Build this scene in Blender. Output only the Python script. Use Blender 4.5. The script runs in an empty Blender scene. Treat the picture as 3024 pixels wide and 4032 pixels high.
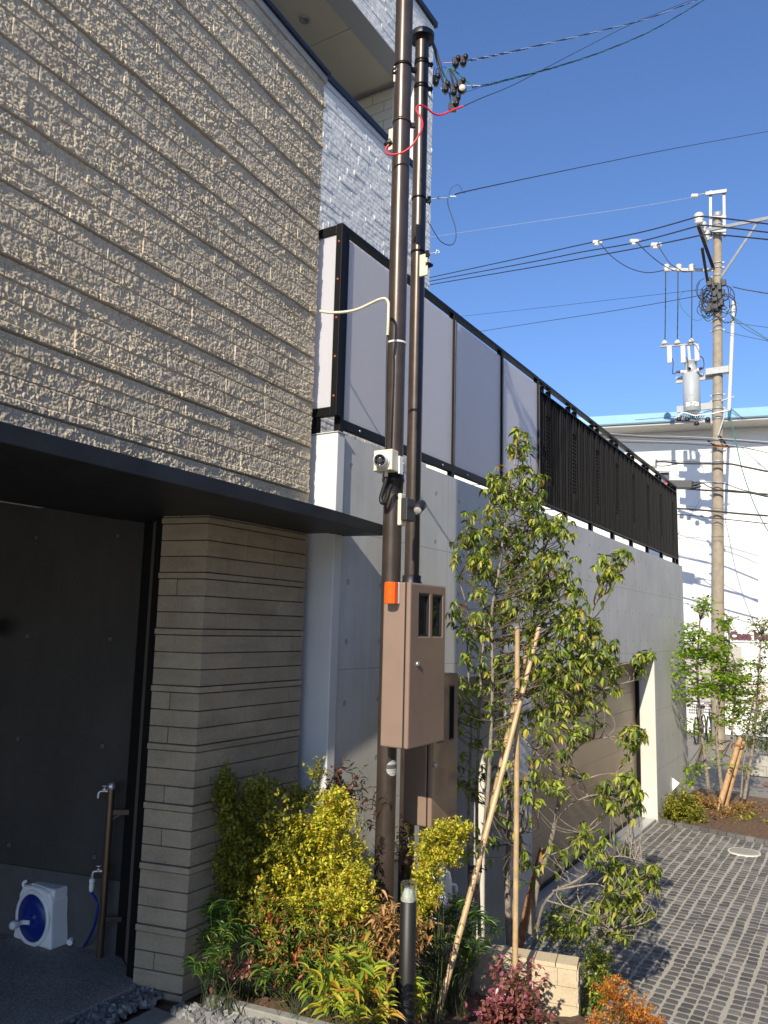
import bpy, bmesh, math, random
import numpy as np
from mathutils import Vector, Matrix
random.seed(7); RNG = np.random.default_rng(11)
SC = bpy.context.scene
COL = SC.collection

# ------------------------------------------------------------ camera
H = 2.8                                   # eye height over the driveway (eye stands on the raised garage level)
F = 3127.3                                # focal length in pixels of the 3024 x 4032 photograph
CAM = Vector((0, 0, H))
FW = Vector((0.8442, 0.5164, 0.14388)).normalized()
RT = Vector((0.5194, -0.8542, 0.02481)).normalized()
UP = RT.cross(FW).normalized(); RT = FW.cross(UP).normalized()
cd = bpy.data.cameras.new("camera"); cam = bpy.data.objects.new("camera", cd); COL.objects.link(cam)
cam.matrix_world = Matrix(((RT.x, UP.x, -FW.x, CAM.x), (RT.y, UP.y, -FW.y, CAM.y), (RT.z, UP.z, -FW.z, CAM.z), (0, 0, 0, 1)))
cd.sensor_fit = 'VERTICAL'; cd.sensor_height = 24; cd.sensor_width = 18; cd.lens = 24 * F / 4032
cd.clip_start = .05; cd.clip_end = 3000
SC.camera = cam

# ------------------------------------------------------------ sky and sun
SUN = Vector((1.58, .30, -1.0)).normalized()          # direction the light travels
ELEV = math.asin(-SUN.z)
w = bpy.data.worlds.new("World"); SC.world = w; w.use_nodes = True
nt = w.node_tree; nt.nodes.clear()
sky = nt.nodes.new('ShaderNodeTexSky'); sky.sky_type = 'NISHITA'; sky.sun_disc = False
sky.sun_elevation = ELEV; sky.sun_rotation = math.atan2(-SUN.x, -SUN.y)
sky.altitude = 50; sky.air_density = 1.0; sky.dust_density = .5; sky.ozone_density = 6.0
bg = nt.nodes.new('ShaderNodeBackground'); bg.inputs[1].default_value = .12
wo = nt.nodes.new('ShaderNodeOutputWorld')
tint = nt.nodes.new('ShaderNodeMix'); tint.data_type = 'RGBA'; tint.blend_type = 'MULTIPLY'; tint.inputs[0].default_value = 1; tint.inputs[7].default_value = (.96, 1.0, 1.12, 1)
nt.links.new(sky.outputs[0], tint.inputs[6]); nt.links.new(tint.outputs[2], bg.inputs[0]); nt.links.new(bg.outputs[0], wo.inputs[0])
sl = bpy.data.lights.new("sun", 'SUN'); sl.energy = 4.4; sl.angle = math.radians(.5); sl.color = (1, .90, .73)
so = bpy.data.objects.new("sun", sl); COL.objects.link(so); so.rotation_euler = SUN.to_track_quat('-Z', 'Y').to_euler()
SC.view_settings.view_transform = 'Standard'; SC.view_settings.look = 'None'
SC.view_settings.exposure = 0.52; SC.view_settings.gamma = 1

# ------------------------------------------------------------ geometry helpers
def ray(px, py): return FW * F + RT * (px - 1512) - UP * (py - 2016)
def at(px, py, X=None, Y=None, Z=None, dep=None):
    d = ray(px, py)
    if dep is not None: t = dep / F
    elif X is not None: t = X / d.x
    elif Y is not None: t = Y / d.y
    else: t = (Z - H) / d.z
    return CAM + d * t
def atl(px, py, P0, dv):                 # hit of the sight line with the upright plane through P0 along dv
    d = ray(px, py); n = Vector((dv[1], -dv[0], 0)); t = (Vector(P0) - CAM).dot(n) / d.dot(n); return CAM + d * t
V = lambda *a: Vector(a)
WO = {}
K = 1.094                                 # the left house stands a little further back than first laid out
def rescale(o):
    o.location = CAM + (o.location - CAM) * K; o.scale = (K, K, K); return o
def wo_of(o): return WO.get(o.name, Vector((0, 0, 0))) if o else Vector((0, 0, 0))
def tag(o, label=None, cat=None, group=None, kind=None):
    if label: o['label'] = label
    if cat: o['category'] = cat
    if group: o['group'] = group
    if kind: o['kind'] = kind
    return o
def thing(name, label, cat, loc, group=None):
    o = bpy.data.objects.new(name, None); o.empty_display_size = .1; COL.objects.link(o); o.location = loc
    WO[o.name] = Vector(loc); return tag(o, label, cat, group)
def link_mesh(name, me, mat, parent, origin=None):
    o = bpy.data.objects.new(name, me); COL.objects.link(o)
    base = wo_of(parent)
    org = base if origin is None else Vector(origin)
    if parent: o.parent = parent
    o.location = org - base
    if org.length > 0:
        me.transform(Matrix.Translation(-org))
    WO[o.name] = org
    for m in (mat if isinstance(mat, (list, tuple)) else [mat]): me.materials.append(m)
    return o
def frame(d, up=Vector((0, 0, 1))):
    d = Vector(d).normalized()
    if abs(d.dot(up)) > .98: up = Vector((1, 0, 0))
    a = up.cross(d).normalized(); b = d.cross(a).normalized(); return a, b
def catmull(pts, k=6):
    P = [Vector(p) for p in pts]
    if len(P) < 3: return P
    out = []
    for i in range(len(P) - 1):
        p0 = P[max(i - 1, 0)]; p1 = P[i]; p2 = P[i + 1]; p3 = P[min(i + 2, len(P) - 1)]
        for j in range(k):
            t = j / k
            out.append(.5 * ((2 * p1) + (p2 - p0) * t + (2 * p0 - 5 * p1 + 4 * p2 - p3) * t * t + (3 * p1 - p0 - 3 * p2 + p3) * t ** 3))
    out.append(P[-1]); return out
class MB:
    def __init__(s): s.v = []; s.f = []; s.m = []; s.cur = 0; s.sm = []
    def add(s, vs, fs, smooth=False):
        b = len(s.v); s.v += [tuple(x) for x in vs]
        for f in fs: s.f.append(tuple(b + i for i in f)); s.m.append(s.cur); s.sm.append(smooth)
        return s
    def box(s, x0, x1, y0, y1, z0, z1):
        vs = [(x, y, z) for z in (z0, z1) for y in (y0, y1) for x in (x0, x1)]
        return s.add(vs, [(0, 2, 3, 1), (4, 5, 7, 6), (0, 1, 5, 4), (2, 6, 7, 3), (0, 4, 6, 2), (1, 3, 7, 5)])
    def obox(s, c, ax, ay, az):           # oriented box, half vectors
        c = Vector(c); ax = Vector(ax); ay = Vector(ay); az = Vector(az)
        if ax.cross(ay).dot(az) < 0: az = -az
        vs = [c + ax * i + ay * j + az * k for k in (-1, 1) for j in (-1, 1) for i in (-1, 1)]
        return s.add(vs, [(0, 2, 3, 1), (4, 5, 7, 6), (0, 1, 5, 4), (2, 6, 7, 3), (0, 4, 6, 2), (1, 3, 7, 5)])
    def bar(s, p, q, wa, wb, up=Vector((0, 0, 1))):   # rectangular bar from p to q
        p = Vector(p); q = Vector(q); a, b = frame(q - p, up)
        return s.obox((p + q) / 2, (q - p) / 2, a * wa / 2, b * wb / 2)
    def tube(s, pts, r, n=8, caps=True):
        P = [Vector(p) for p in pts]; m = len(P)
        R = r if isinstance(r, (list, tuple)) else [r] * m
        vs = []; a = None
        for i in range(m):
            d = (P[min(i + 1, m - 1)] - P[max(i - 1, 0)])
            if d.length < 1e-9: d = Vector((0, 0, 1))
            d.normalize()
            if a is None: a, b = frame(d)
            else:
                a = (a - d * a.dot(d))
                if a.length < 1e-6: a, b = frame(d)
                a.normalize(); b = d.cross(a)
            for k in range(n):
                th = 2 * math.pi * k / n; vs.append(P[i] + (a * math.cos(th) + b * math.sin(th)) * R[i])
        fs = [(i * n + k, i * n + (k + 1) % n, (i + 1) * n + (k + 1) % n, (i + 1) * n + k) for i in range(m - 1) for k in range(n)]
        s.add(vs, fs, True)
        if caps:
            s.add(vs[:n], [tuple(reversed(range(n)))]); s.add(vs[-n:], [tuple(range(n))])
        return s
    def cyl(s, p, q, r, r2=None, n=16, caps=True): return s.tube([p, q], [r, r if r2 is None else r2], n, caps)
    def lathe(s, c, prof, n=20, axis=(0, 0, 1)):      # prof: (radius, height)
        ax = Vector(axis).normalized(); a, b = frame(ax); c = Vector(c); vs = []
        for (r, h) in prof:
            for k in range(n):
                th = 2 * math.pi * k / n; vs.append(c + ax * h + (a * math.cos(th) + b * math.sin(th)) * max(r, 1e-4))
        m = len(prof)
        fs = [(i * n + k, i * n + (k + 1) % n, (i + 1) * n + (k + 1) % n, (i + 1) * n + k) for i in range(m - 1) for k in range(n)]
        return s.add(vs, fs, True)
    def prism(s, poly, ext):              # planar polygon (3d points) pushed along ext
        P = [Vector(p) for p in poly]; e = Vector(ext); n = len(P)
        nr = sum(((P[i] - P[0]).cross(P[(i + 1) % n] - P[0]) for i in range(n)), Vector((0, 0, 0)))
        if nr.dot(e) > 0: P.reverse()
        vs = P + [p + e for p in P]
        fs = [tuple(range(n)), tuple(reversed(range(n, 2 * n)))] + [(i, n + i, n + (i + 1) % n, (i + 1) % n) for i in range(n)]
        return s.add(vs, fs)
    def ball(s, c, r, n=10, sq=(1, 1, 1)):
        c = Vector(c); vs = []; m = n // 2 + 1
        for i in range(m + 1):
            ph = math.pi * i / m
            for k in range(n):
                th = 2 * math.pi * k / n
                vs.append((c.x + r * sq[0] * math.sin(ph) * math.cos(th), c.y + r * sq[1] * math.sin(ph) * math.sin(th), c.z + r * sq[2] * math.cos(ph)))
        fs = [(i * n + k, (i + 1) * n + k, (i + 1) * n + (k + 1) % n, i * n + (k + 1) % n) for i in range(m) for k in range(n)]
        return s.add(vs, fs, True)
    def build(s, name, mat, parent=None, bevel=0, origin=None, seg=2):
        me = bpy.data.meshes.new(name); me.from_pydata(s.v, [], s.f)
        me.polygons.foreach_set('material_index', s.m); me.polygons.foreach_set('use_smooth', s.sm)
        o = link_mesh(name, me, mat, parent, origin)
        if bevel:
            b = o.modifiers.new('bevel', 'BEVEL'); b.width = bevel; b.segments = seg; b.limit_method = 'ANGLE'; b.angle_limit = math.radians(50)
        return o
def grid_mesh(name, P, mat, parent=None, smooth=False, origin=None):
    """P: (m, n, 3) array of positions -> one quad sheet"""
    m, n = P.shape[:2]; me = bpy.data.meshes.new(name)
    me.vertices.add(m * n); me.vertices.foreach_set('co', P.reshape(-1).astype(np.float32))
    i = np.arange(m * n).reshape(m, n)
    q = np.stack([i[:-1, :-1], i[:-1, 1:], i[1:, 1:], i[1:, :-1]], -1).reshape(-1, 4)
    me.loops.add(q.size); me.loops.foreach_set('vertex_index', q.reshape(-1).astype(np.int32))
    me.polygons.add(len(q)); me.polygons.foreach_set('loop_start', (np.arange(len(q)) * 4).astype(np.int32))
    me.polygons.foreach_set('use_smooth', np.full(len(q), smooth)); me.update(calc_edges=True)
    return link_mesh(name, me, mat, parent, origin)
def poly_mesh(name, Vt, Fc, mat, parent=None, smooth=False, origin=None, midx=None):
    """Vt (N,3) float, Fc (M,k) int with constant k"""
    me = bpy.data.meshes.new(name); me.vertices.add(len(Vt)); me.vertices.foreach_set('co', np.asarray(Vt, np.float32).reshape(-1))
    Fc = np.asarray(Fc, np.int32); k = Fc.shape[1]
    me.loops.add(Fc.size); me.loops.foreach_set('vertex_index', Fc.reshape(-1))
    me.polygons.add(len(Fc)); me.polygons.foreach_set('loop_start', (np.arange(len(Fc)) * k).astype(np.int32))
    me.polygons.foreach_set('use_smooth', np.full(len(Fc), smooth))
    if midx is not None: me.polygons.foreach_set('material_index', np.asarray(midx, np.int32))
    me.update(calc_edges=True)
    return link_mesh(name, me, mat, parent, origin)
def vnoise(shape, cell, seed, res):
    """smooth value noise on a grid; cell = feature size in metres, res = grid step in metres (pair)"""
    r = np.random.default_rng(seed)
    cy = max(shape[0] * res[0] / cell, .5); cx = max(shape[1] * res[1] / cell, .5)
    g = r.random((int(cy) + 3, int(cx) + 3)) * 2 - 1
    y = np.linspace(0, cy, shape[0]); x = np.linspace(0, cx, shape[1])
    y0 = y.astype(int); x0 = x.astype(int); fy = y - y0; fx = x - x0
    fy = (fy * fy * (3 - 2 * fy))[:, None]; fx = (fx * fx * (3 - 2 * fx))[None]
    a = g[np.ix_(y0, x0)]; b = g[np.ix_(y0, x0 + 1)]; c = g[np.ix_(y0 + 1, x0)]; d = g[np.ix_(y0 + 1, x0 + 1)]
    return (a * (1 - fx) + b * fx) * (1 - fy) + (c * (1 - fx) + d * fx) * fy

# ------------------------------------------------------------ materials
def lin(c): return tuple(((x / 12.92) if x <= .04045 else ((x + .055) / 1.055) ** 2.4) for x in c)
class NT:
    def __init__(s, name):
        s.m = bpy.data.materials.new(name); s.m.use_nodes = True; s.t = s.m.node_tree; s.t.nodes.clear()
        s.out = s.n('ShaderNodeOutputMaterial'); s.p = s.n('ShaderNodeBsdfPrincipled'); s.l(s.p.outputs[0], s.out.inputs[0])
    def n(s, t, **k):
        x = s.t.nodes.new(t)
        for a, b in k.items(): setattr(x, a, b)
        return x
    def l(s, a, b): s.t.links.new(a, b)
    def set(s, i, v):
        if hasattr(v, 'is_linked') or isinstance(v, bpy.types.NodeSocket): s.l(v, i)
        else: i.default_value = v
    def math(s, op, a, b=0.0, c=None, clamp=False):
        x = s.n('ShaderNodeMath', operation=op); x.use_clamp = clamp
        s.set(x.inputs[0], a); s.set(x.inputs[1], b)
        if c is not None: s.set(x.inputs[2], c)
        return x.outputs[0]
    def pos(s): return s.n('ShaderNodeNewGeometry').outputs['Position']
    def island(s): return s.n('ShaderNodeNewGeometry').outputs['Random Per Island']
    def xyz(s, v):
        x = s.n('ShaderNodeSeparateXYZ'); s.l(v, x.inputs[0]); return x.outputs
    def comb(s, a, b, c):
        x = s.n('ShaderNodeCombineXYZ'); s.set(x.inputs[0], a); s.set(x.inputs[1], b); s.set(x.inputs[2], c); return x.outputs[0]
    def noise(s, scale, detail=4, rough=.6, vec=None, dist=0):
        x = s.n('ShaderNodeTexNoise'); x.inputs['Scale'].default_value = scale; x.inputs['Detail'].default_value = detail
        x.inputs['Roughness'].default_value = rough; x.inputs['Distortion'].default_value = dist
        s.l(vec if vec is not None else s.pos(), x.inputs['Vector']); return x.outputs['Fac']
    def ramp(s, fac, stops, interp='LINEAR'):
        x = s.n('ShaderNodeValToRGB'); e = x.color_ramp.elements; x.color_ramp.interpolation = interp
        while len(e) < len(stops): e.new(.5)
        for i, (p, c) in enumerate(stops):
            e[i].position = p; e[i].color = (c if isinstance(c, (tuple, list)) else (c, c, c)) [:3] + (1,) if isinstance(c, tuple) else (c, c, c, 1)
        s.l(fac, x.inputs[0]); return x.outputs[0]
    def mix(s, fac, a, b, mode='MIX'):
        x = s.n('ShaderNodeMix', data_type='RGBA', blend_type=mode)
        s.set(x.inputs[0], fac)
        for i, v in ((6, a), (7, b)):
            if isinstance(v, tuple): v = v[:3] + (1,)
            s.set(x.inputs[i], v)
        return x.outputs[2]
    def bump(s, h, strength=.3, dist=.01):
        x = s.n('ShaderNodeBump'); x.inputs['Strength'].default_value = strength; x.inputs['Distance'].default_value = dist
        s.l(h, x.inputs['Height']); s.l(x.outputs[0], s.p.inputs['Normal']); return x
    def base(s, c): s.set(s.p.inputs['Base Color'], c[:3] + (1,) if isinstance(c, tuple) else c); return s
    def rough(s, r): s.set(s.p.inputs['Roughness'], r); return s
def plain(name, c, rough=.6, metal=0, noise=.0, nscale=30, bump=0, spec=None, bs=80, bd=.002):
    t = NT(name)
    if noise:
        f = t.noise(nscale, 5); lo = tuple(x * (1 - noise) for x in c); hi = tuple(min(x * (1 + noise), 1) for x in c)
        t.base(t.ramp(f, [(.3, lo), (.7, hi)]))
    else: t.base(tuple(c))
    t.rough(rough); t.p.inputs['Metallic'].default_value = metal
    if spec is not None: t.p.inputs['Specular IOR Level'].default_value = spec
    if bump: t.bump(t.noise(bs, 4), bump, bd)
    return t.m
def leafmat(name, stops, trans=.35, rough=.42, spec=.5):
    t = NT(name); c = t.ramp(t.island(), stops)
    v = t.noise(25, 2); c2 = t.mix(.35, c, t.mix(v, (.5, .5, .5), (1.2, 1.2, 1.2)), 'MULTIPLY')
    t.base(c2); t.rough(rough); t.p.inputs['Specular IOR Level'].default_value = spec
    tr = t.n('ShaderNodeBsdfTranslucent'); g = t.mix(1.0, c2, (1.25, 1.3, .55), 'MULTIPLY'); t.l(g, tr.inputs[0])
    mx = t.n('ShaderNodeMixShader'); mx.inputs[0].default_value = trans
    t.l(t.p.outputs[0], mx.inputs[1]); t.l(tr.outputs[0], mx.inputs[2]); t.l(mx.outputs[0], t.out.inputs[0]); return t.m

def stone_mat(name, a, b, bumpd=.004):
    t = NT(name); f = t.noise(6, 6, .7); g = t.noise(70, 4, .7)
    c = t.mix(t.math('MULTIPLY', t.island(), .35), t.ramp(f, [(.3, a), (.7, b)]), tuple(x * .72 for x in a))
    c = t.mix(.35, c, t.ramp(g, [(.25, .35), (.6, 1.0)]), 'MULTIPLY')
    P = t.xyz(t.pos()); k = t.noise(1, 2, .5, t.comb(t.math('MULTIPLY', P[0], 3.5), t.math('MULTIPLY', P[1], 3.5), t.math('MULTIPLY', P[2], 11)))
    c = t.mix(.8, c, t.ramp(k, [(.3, (.80, .78, .76)), (.5, (.95, .95, .95)), (.7, (1.0, .97, .92))]), 'MULTIPLY')
    t.base(c).rough(.9); t.p.inputs['Specular IOR Level'].default_value = .2
    t.bump(t.noise(160, 6, .75), .8, bumpd); return t.m
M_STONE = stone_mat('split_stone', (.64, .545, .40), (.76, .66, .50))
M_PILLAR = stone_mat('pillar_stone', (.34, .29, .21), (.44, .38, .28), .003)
M_BWALL = stone_mat('cream_block', (.62, .52, .36), (.70, .60, .43), .002)
M_TILE = stone_mat('white_stone_tile', (.88, .855, .80), (.93, .91, .865), .0004)
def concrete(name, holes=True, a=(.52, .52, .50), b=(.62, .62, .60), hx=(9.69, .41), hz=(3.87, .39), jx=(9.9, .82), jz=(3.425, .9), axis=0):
    t = NT(name); P = t.xyz(t.pos()); X = P[axis]; Z = P[2]
    f = t.noise(1.6, 6, .62); st = t.noise(3, 5, .6, t.comb(t.math('MULTIPLY', X, 4), t.math('MULTIPLY', P[1 - axis], 4), t.math('MULTIPLY', Z, .35)))
    c = t.ramp(f, [(.32, a), (.68, b)]); c = t.mix(.35, c, t.ramp(st, [(.3, .72), (.6, 1.0)]), 'MULTIPLY')
    c = t.mix(.5, c, t.ramp(t.noise(90, 3), [(.2, .8), (.5, 1.0)]), 'MULTIPLY')
    h = t.math('MULTIPLY', t.noise(45, 4), .0006)
    if holes:
        def cell(v, o, s):                # signed distance in metres to the nearest grid line o + k s
            k = t.math('DIVIDE', t.math('SUBTRACT', v, o), s); k = t.math('SUBTRACT', t.math('FRACT', t.math('ADD', k, .5)), .5)
            return t.math('MULTIPLY', k, s)
        dx = cell(X, *hx); dz = cell(Z, *hz)
        d = t.math('SQRT', t.math('ADD', t.math('MULTIPLY', dx, dx), t.math('MULTIPLY', dz, dz)))
        hole = t.math('SUBTRACT', 1.0, t.n_smooth(d, .014, .019) if hasattr(t, 'n_smooth') else t.math('DIVIDE', t.math('SUBTRACT', d, .014), .005, clamp=True), clamp=True)
        lx = t.math('LESS_THAN', t.math('ABSOLUTE', cell(X, *jx)), .0022); lz = t.math('LESS_THAN', t.math('ABSOLUTE', cell(Z, *jz)), .003)
        ln = t.math('MAXIMUM', lx, lz)
        c = t.mix(t.math('MULTIPLY', hole, .45), c, (.16, .16, .16)); c = t.mix(t.math('MULTIPLY', ln, .6), c, (.2, .2, .2))
        h = t.math('SUBTRACT', h, t.math('MULTIPLY', hole, .01))
    t.base(c).rough(.75); t.p.inputs['Specular IOR Level'].default_value = .3; t.bump(h, 1.0, 1.0); return t.m
M_CONC = concrete('fair_faced_concrete')
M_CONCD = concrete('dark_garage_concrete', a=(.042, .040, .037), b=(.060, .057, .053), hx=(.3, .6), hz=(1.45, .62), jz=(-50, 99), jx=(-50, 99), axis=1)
M_CONCP = concrete('smooth_concrete', False, (.55, .53, .47), (.66, .63, .56))
M_BLACK = plain('black_painted_steel', (.004, .004, .0045), .5, .0, .3, 12, .15, spec=.22)
M_CANOPY = plain('dark_canopy_metal', (.020, .022, .026), .5, .3, .3, 6)
M_POLE = plain('dark_bronze_steel', (.072, .055, .046), .32, .45, .18, 10, .12, bs=30, bd=.0015)
M_BOX = plain('brown_enamel', (.235, .165, .128), .16, 0, .05, 8, .05, bs=60, bd=.0005)
M_BLK = plain('black_plastic', (.012, .012, .013), .45)
M_GLASSD = plain('dark_window_glass', (.010, .012, .014), .05)
M_IVORY = plain('ivory_plastic', (.66, .60, .47), .4)
M_WHITE = plain('white_plastic', (.80, .81, .80), .35)
M_WHITEC = plain('white_painted_steel', (.60, .61, .61), .35, 0, .04, 4)
M_CHROME = plain('galvanised_steel', (.55, .56, .57), .35, .8, .15, 20)
M_GALV = plain('grey_galvanised', (.33, .34, .35), .5, .3, .1, 10)
M_RED = plain('red_sleeve', (.75, .03, .05), .45)
M_ORANGE = plain('orange_strobe_lens', (.95, .14, .01), .3)
t = NT('frosted_panel'); t.base((.68, .675, .71)).rough(.4); tr_ = t.n('ShaderNodeBsdfTranslucent'); tr_.inputs[0].default_value = (.92, .91, .93, 1); mx_ = t.n('ShaderNodeMixShader'); mx_.inputs[0].default_value = .45
t.l(t.p.outputs[0], mx_.inputs[1]); t.l(tr_.outputs[0], mx_.inputs[2]); t.l(mx_.outputs[0], t.out.inputs[0]); M_SCREEN = t.m
M_BARK = plain('grey_bark', (.25, .215, .175), .9, 0, .45, 35, .6, bs=60, bd=.004)
M_TWIG = plain('brown_twig', (.12, .09, .065), .8, 0, .3, 60)
M_STEM = plain('green_stem', (.05, .07, .02), .7, 0, .3, 60)
M_BAMBOO = plain('dry_bamboo', (.47, .33, .18), .42, 0, .25, 9, .1)
M_TWINE = plain('dark_twine', (.06, .045, .035), .9)
M_WOOD = plain('treated_wood', (.42, .26, .13), .7, 0, .3, 14, .3)
M_SOIL = plain('bed_soil', (.13, .075, .045), .95, 0, .6, 22, .8, bs=50, bd=.02)
M_FASCIA = plain('blue_fascia', (.20, .40, .56), .5, 0, .06, 1)
M_WALLW = plain('white_render', (.80, .79, .76), .85, 0, .03, 3, .15, bs=40, bd=.004)
M_SOFFIT = plain('grey_soffit_paint', (.50, .49, .45), .8, 0, .06, 2)
M_BEIGE = plain('cream_soffit_paint', (.62, .58, .47), .7, 0, .03, 2)
M_DARKC = plain('dark_cap_metal', (.03, .033, .045), .35, .6)
M_UPOLE = plain('weathered_concrete_pole', (.30, .25, .185), .85, 0, .18, 7, .2, bs=60, bd=.003)
M_TRANS = plain('grey_transformer_paint', (.36, .385, .395), .4, 0, .05, 4)
M_PORC = plain('white_porcelain', (.62, .60, .56), .2)
M_MAROON = plain('maroon_bushing_cap', (.10, .015, .015), .3)
M_WIRE = plain('black_cable', (.015, .015, .018), .5)
M_WIREG = plain('green_cable', (.02, .16, .13), .5)
M_WIREB = plain('blue_cable', (.02, .10, .45), .5)
M_WIREW = plain('bright_strand', (.62, .63, .65), .4, .5)
M_ASPH = plain('street_asphalt', (.20, .19, .175), .95, 0, .25, 40, .5, bs=120, bd=.006)
# ============================================================ SETTING
def gz(x, y):                             # ground height: raised garage level, falling planting bed, driveway
    pts = [(-50, .91), (3.5, .91), (4.3, .60), (5.1, .38), (5.7, .22), (6.3, -.03), (60, -.03)]
    for (a, za), (b, zb) in zip(pts, pts[1:]):
        if x <= b: return za + (zb - za) * max(x - a, 0) / (b - a)
    return -.03
GZ = np.vectorize(gz)
# far ground sheet with the raised plot
xs = np.concatenate([np.linspace(-900, -20, 12), np.linspace(-15, 2.4, 12), np.linspace(2.6, 6.6, 60), np.linspace(7, 30, 20), np.linspace(40, 900, 12)])
ys = np.concatenate([np.linspace(-900, -20, 12), np.linspace(-15, -.5, 15), np.linspace(0, 2.95, 50), np.linspace(3.2, 12, 10), np.linspace(20, 900, 12)])
Xg, Yg = np.meshgrid(xs, ys, indexing='ij'); Zg = GZ(Xg, Yg)
near = (Xg > 2.9) & (Xg < 6.2) & (Yg > 0) & (Yg < 2.95)
Zg = Zg + np.where(near, RNG.normal(0, .012, Xg.shape), 0) - .02
t = NT('yard_ground'); P = t.xyz(t.pos())
ins = t.math('MULTIPLY', t.math('MULTIPLY', t.math('GREATER_THAN', P[0], 2.9), t.math('LESS_THAN', P[0], 6.6)), t.math('GREATER_THAN', t.math('ADD', P[1], t.math('MULTIPLY', t.noise(2, 3), .3)), .35))
f_ = t.noise(1.2, 6); s_ = t.noise(22, 6, .7)
t.base(t.mix(ins, t.ramp(f_, [(.3, (.36, .32, .26)), (.7, (.44, .40, .33))]), t.ramp(s_, [(.3, (.07, .04, .025)), (.7, (.22, .13, .08))]))).rough(.95); t.bump(t.noise(50, 5, .7), .7, .015)
tag(grid_mesh('ground', np.stack([Xg, Yg, Zg], -1), t.m, smooth=True), kind='structure')

# street asphalt beyond the driveway
tag(grid_mesh('street', np.array([[[15.6 - .25 * y, y, -.02] for y in (-40, -20, -10, -5, 0, 5, 20, 40)], [[60, y, -.02] for y in (-40, -20, -10, -5, 0, 5, 20, 40)]]), M_ASPH), kind='structure')

# driveway of small dark setts with pale joints
def mort():
    t = NT('pale_mortar'); t.base(t.ramp(t.noise(60, 5), [(.3, (.31, .29, .24)), (.7, (.44, .41, .35))])).rough(.95); t.bump(t.noise(200, 4), .6, .004); return t.m
def sett():
    t = NT('dark_sett_stone'); c = t.ramp(t.island(), [(0, (.08, .078, .076)), (.5, (.12, .116, .112)), (.85, (.155, .15, .142)), (1, (.22, .21, .20))])
    c = t.mix(.5, c, t.ramp(t.noise(90, 5, .7), [(.3, .55), (.7, 1.1)]), 'MULTIPLY'); t.base(c).rough(.7); t.bump(t.noise(120, 5, .7), .8, .006); return t.m
M_MORT, M_SETT = mort(), sett()
def setts():
    r = np.random.default_rng(5); vs, fs = [], []
    y = 3.02
    while y > -4.6:
        wd = r.uniform(.104, .110); x = 5.9 + r.uniform(0, .1)
        xe = 12.88 - (2.9 - y) * .245
        ph = r.uniform(0, 6)
        while x < xe:
            ln = r.uniform(.092, .104)
            if x + ln > xe: break
            g = .0068
            def yy(xv, off): return y + off + .007 * math.sin(xv * 1.7 + ph) + .003 * math.sin(xv * 7 + ph * 2)
            x0, x1 = x + g, x + ln - g
            sk = r.normal(0, .0032, 8)
            q = [(x0 + sk[0], yy(x0, -wd + .0075) + sk[4]), (x1 + sk[1], yy(x1, -wd + .0075) + sk[5]), (x1 + sk[2], yy(x1, -.009) + sk[6]), (x0 + sk[3], yy(x0, -.009) + sk[7])]
            cx = sum(p[0] for p in q) / 4; cy = sum(p[1] for p in q) / 4; zt = .0045 + r.normal(0, .0008)
            b = len(vs)
            mid = []
            for i in range(4):
                ax, ay = q[i]; bx, by = q[(i + 1) % 4]; mid += [(ax * .93 + cx * .07 + 0, ay * .93 + cy * .07), ((ax + bx) / 2 + r.normal(0, .002), (ay + by) / 2 + r.normal(0, .003))]
            vs += [(px, py, -.004) for px, py in mid]
            vs += [(cx + (px - cx) * .88, cy + (py - cy) * .92, zt + r.normal(0, .0006)) for px, py in mid]
            vs.append((cx, cy, zt + .001))
            for i in range(8):
                j = (i + 1) % 8; fs.append((b + i, b + j, b + 8 + j, b + 8 + i)); fs.append((b + 8 + i, b + 8 + j, b + 16, b + 16))
            x += ln
        y -= wd
    me = bpy.data.meshes.new('driveway')
    b = len(vs); vs += [(5.6, 3.2, 0), (5.6, -4.7, 0), (13.2, -4.7, 0), (13.2, 3.2, 0)]
    F2 = [tuple(dict.fromkeys(f)) for f in fs] + [(b, b + 1, b + 2, b + 3)]
    me.from_pydata(vs, [], F2); mi = [1] * (len(F2) - 1) + [0]; me.polygons.foreach_set('material_index', mi)
    o = link_mesh('driveway', me, [M_MORT, M_SETT], None); return tag(o, kind='structure')
setts()
# raised garage floor of exposed aggregate
def aggregate():
    t = NT('exposed_aggregate'); v = t.n('ShaderNodeTexVoronoi'); v.inputs['Scale'].default_value = 240; t.l(t.pos(), v.inputs['Vector'])
    sp = t.xyz(v.outputs['Color'])
    c = t.ramp(sp[0], [(0, (.12, .115, .105)), (.6, (.24, .23, .21)), (1, (.42, .40, .37))]); c = t.mix(.6, c, t.ramp(t.noise(3, 5), [(.3, .6), (.7, 1.1)]), 'MULTIPLY')
    t.base(c).rough(.85); t.bump(v.outputs['Distance'], .4, .002); return t.m
M_AGG = aggregate()
m = MB(); m.prism([(-6, 3.02, 1.03), (2.83, 3.02, 1.03), (3.03, 3.36, 1.03), (1.9, 8.6, 1.03), (-6, 8.6, 1.03)], (0, 0, .09))
rescale(tag(m.build('garage_floor', M_AGG, bevel=.006), kind='structure'))
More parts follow.
